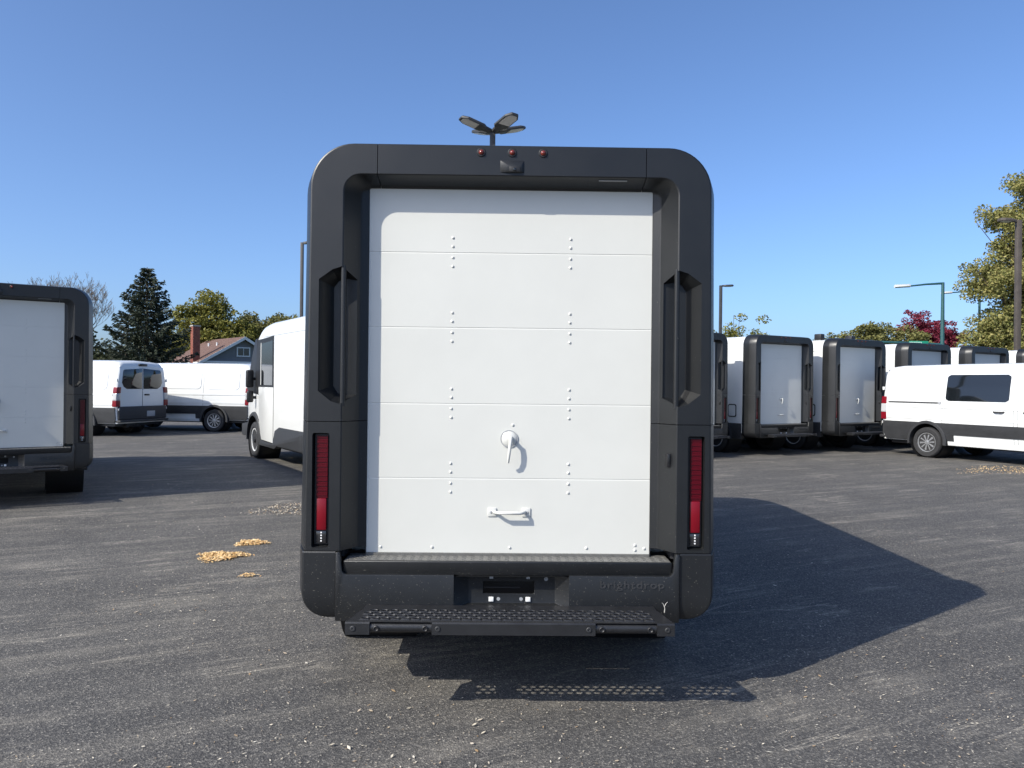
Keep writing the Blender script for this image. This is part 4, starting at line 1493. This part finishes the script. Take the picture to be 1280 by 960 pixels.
broad_tree((-20.5, 92.0), [(0, 0, 6.4, 4, 3, 2.8), (5, 0, 5.4, 4, 3, 2.6)], 'olive tree crown low behind the roof of the driver-side van', 'leaf_olive', 24, 3.0, 0.3, 130, 46, 0.42, 1.0)
broad_tree((20.2, 66.0), [(-1.2, 0, 6.0, 1.8, 1.5, 1.9), (1.0, 0, 6.0, 1.3, 1.3, 1.6), (0.4, 0, 4.6, 2.0, 1.5, 1.2)], 'small sparse green tree beside the thin lamp post', 'leaf_yellowgreen', 25, 3.0, 0.13, 46, 24, 0.26, 0.55, fill=0.3)
broad_tree((27.8, 60.0), [(-1.8, 0, 3.9, 2.4, 2, 1.9), (0.8, 0, 4.5, 2.6, 2, 2.2), (3.4, 0, 4.4, 2.2, 2, 1.9)], 'rounded olive-green tree left of the maroon tree', 'leaf_olive', 26, 1.6, 0.16, 200, 56, 0.26, 0.6)
broad_tree((35.2, 64.0), [(-1.0, 0, 5.9, 2.0, 1.8, 2.2), (1.2, 0, 5.4, 1.8, 1.8, 2.0), (0.0, 0, 3.4, 2.6, 2, 1.8)], 'maroon-leaved tree behind the teal street light', 'leaf_maroon', 27, 1.6, 0.16, 230, 60, 0.24, 0.55)
broad_tree((37.6, 62.0), [(-1.4, 0, 3.2, 1.6, 1.5, 1.7), (1.2, 0, 3.6, 1.8, 1.5, 2.0), (-0.2, 0, 4.2, 1.2, 1, 1.2)], 'thin pale brush between the maroon tree and the tall tree', 'leaf_olive', 28, 1.6, 0.12, 50, 22, 0.24, 0.6, barkm='bark_pale', fill=0.3)
broad_tree((41.0, 60.0), [(0.2, 0, 17.2, 2.0, 2, 2.1), (-1.8, 0.3, 15.0, 2.4, 2, 1.4), (1.8, 0, 14.0, 2.6, 2.2, 2.0), (-3.0, 0, 10.3, 2.6, 2.2, 2.0), (0.6, 0.4, 10.6, 3.0, 2.4, 2.4), (3.6, 0, 10.8, 2.6, 2, 2.4), (-1.2, 0, 7.9, 2.0, 2, 1.0),
                           (-3.0, 0, 6.6, 2.3, 2, 1.5), (-2.4, 0, 3.4, 2.8, 2, 1.8), (-2.6, 0, 5.2, 2.6, 2, 1.6), (-1.0, 0.6, 12.6, 2.2, 2, 1.6), (0.8, 0.5, 7.6, 2.8, 2.2, 1.9), (0.8, 0.5, 5.4, 2.6, 2.2, 1.9), (3.2, 0, 4.4, 3.0, 2, 2.6), (-0.5, 0, 2.6, 3.0, 2, 1.4)],
           'tall yellowing tree with an uneven open crown at the right edge', 'leaf_big', 29, 5.5, 0.34, 1050, 62, 0.27, 0.80, fill=0.30)
broad_tree((30.6, 76.0), [(-2.0, 0, 3.0, 3.0, 2, 1.6), (3.0, 0, 3.2, 3.0, 2, 1.8)], 'low shrubby tree showing just above the second delivery van roof', 'leaf_olive', 30, 1.2, 0.12, 70, 46, 0.3, 0.7)


# ------------------------------------------------------------------ fallen leaves
def leaf_heap(loc, rx, ry, n, label, seed, size=0.018, rot=0.0, hgt=0.03, m='leaf_fallen'):
    rg = random.Random(seed)
    mb = MB()
    ca, sa = cos(rot), sin(rot)
    for i in range(n):
        r = sqrt(rg.random()) * rg.uniform(0.75, 1.08)
        a = rg.uniform(0, 2 * pi)
        wob = 1 + 0.22 * sin(3 * a + seed) + 0.12 * sin(7 * a + 2 * seed)
        x, y = r * cos(a) * rx * wob, r * sin(a) * ry * wob
        z = 0.006 + hgt * max(0, 1 - r * r) * rg.random()
        x, y = x * ca - y * sa, x * sa + y * ca
        s_ = size * rg.uniform(0.6, 1.4)
        az = rg.uniform(0, 2 * pi)
        tl = rg.uniform(-0.5, 0.5)
        u = Vector((cos(az) * cos(tl), sin(az) * cos(tl), sin(tl)))
        w = Vector((-sin(az), cos(az), rg.uniform(-0.4, 0.4)))
        p = Vector((x, y, z + abs(sin(tl)) * s_ * 0.6))
        k = Vector((0, 0, s_ * 0.18))
        o_ = len(mb.v)
        mb.v += [tuple(p - u * s_), tuple(p + w * s_ * 0.42 + k), tuple(p + u * s_), tuple(p - w * s_ * 0.42 + k)]
        mb.f += [(o_, o_ + 1, o_ + 2), (o_, o_ + 2, o_ + 3)]
    o = build('leaf_pile', mb, m, None, smooth=0, recalc=False)
    o.location = (loc[0], loc[1], 0)
    tag(o, label, 'leaves', 'fallen leaf piles on the asphalt', 'stuff')
    return o


leaf_heap((-2.58, 6.78), 0.215, 0.19, 1500, 'largest pile of orange-tan leaves on the asphalt left of the van', 1, 0.0125, 0.2, 0.018)
leaf_heap((-2.50, 7.36), 0.155, 0.13, 760, 'smaller oval pile of orange-tan leaves just behind the largest one', 2, 0.0125, 0.1, 0.015)
leaf_heap((-2.10, 6.12), 0.085, 0.06, 90, 'tiny scrap of tan leaves nearest the van corner', 3, 0.011, 0.2, 0.015)
leaf_heap((-2.75, 9.30), 0.42, 0.5, 620, 'thin scattered patch of brown leaves beside the left tail light', 4, 0.012, 0.3, 0.015, 'leaf_chip')
leaf_heap((9.55, 14.6), 1.1, 0.7, 520, 'thin scattered patch of tan leaves in front of the right-hand cargo van', 5, 0.016, 0.4, 0.015)

rg = random.Random(99)
mb = MB()
for i in range(16000):
    D = 1.9 + 14 * rg.random() ** 1.7
    x = rg.uniform(-0.8, 0.8) * D
    cl_ = sin(x * 1.7 + D * 0.9) + sin(x * 0.6 - D * 1.9 + 1)
    if cl_ + rg.uniform(-1.2, 1.2) < 0.2:
        continue
    s_ = rg.uniform(0.003, 0.0095) * (1.9 if rg.random() < 0.07 else 1)
    az = rg.uniform(0, 2 * pi)
    tl = rg.uniform(-0.3, 0.3)
    u = Vector((cos(az) * cos(tl), sin(az) * cos(tl), sin(tl)))
    w = Vector((-sin(az), cos(az), rg.uniform(-0.3, 0.3)))
    p = Vector((x, D, 0.005 + abs(sin(tl)) * s_))
    o_ = len(mb.v)
    mb.v += [tuple(p - u * s_), tuple(p + w * s_ * 0.4), tuple(p + u * s_), tuple(p - w * s_ * 0.4)]
    mb.f.append((o_, o_ + 1, o_ + 2, o_ + 3))
o = build('leaf_litter', mb, 'leaf_chip', None, smooth=0, recalc=False)
tag(o, 'pale leaf crumbs and chips scattered over the asphalt', 'leaf litter', kind='stuff')

# a dry forked twig caught on the rear step
tw = MB()
tw.tube([(0, 0, 0), (0.002, 0, 0.018), (0.0, 0, 0.028)], [0.0022, 0.0018, 0.0015], 5)
tw.tube([(0, 0, 0.027), (-0.006, 0.002, 0.040), (-0.012, 0.0, 0.046)], [0.0015, 0.0012, 0.0008], 5)
tw.tube([(0, 0, 0.027), (0.006, -0.002, 0.042), (0.015, 0.0, 0.050)], [0.0015, 0.0012, 0.0008], 5)
t_ = build('twig', tw, 'led', None)
t_.location = (0.735, 3.73 - 0.12, 0.492)
tag(t_, 'tiny dry forked twig standing on the right end of the rear step', 'twig')

scene.render.engine = 'CYCLES'
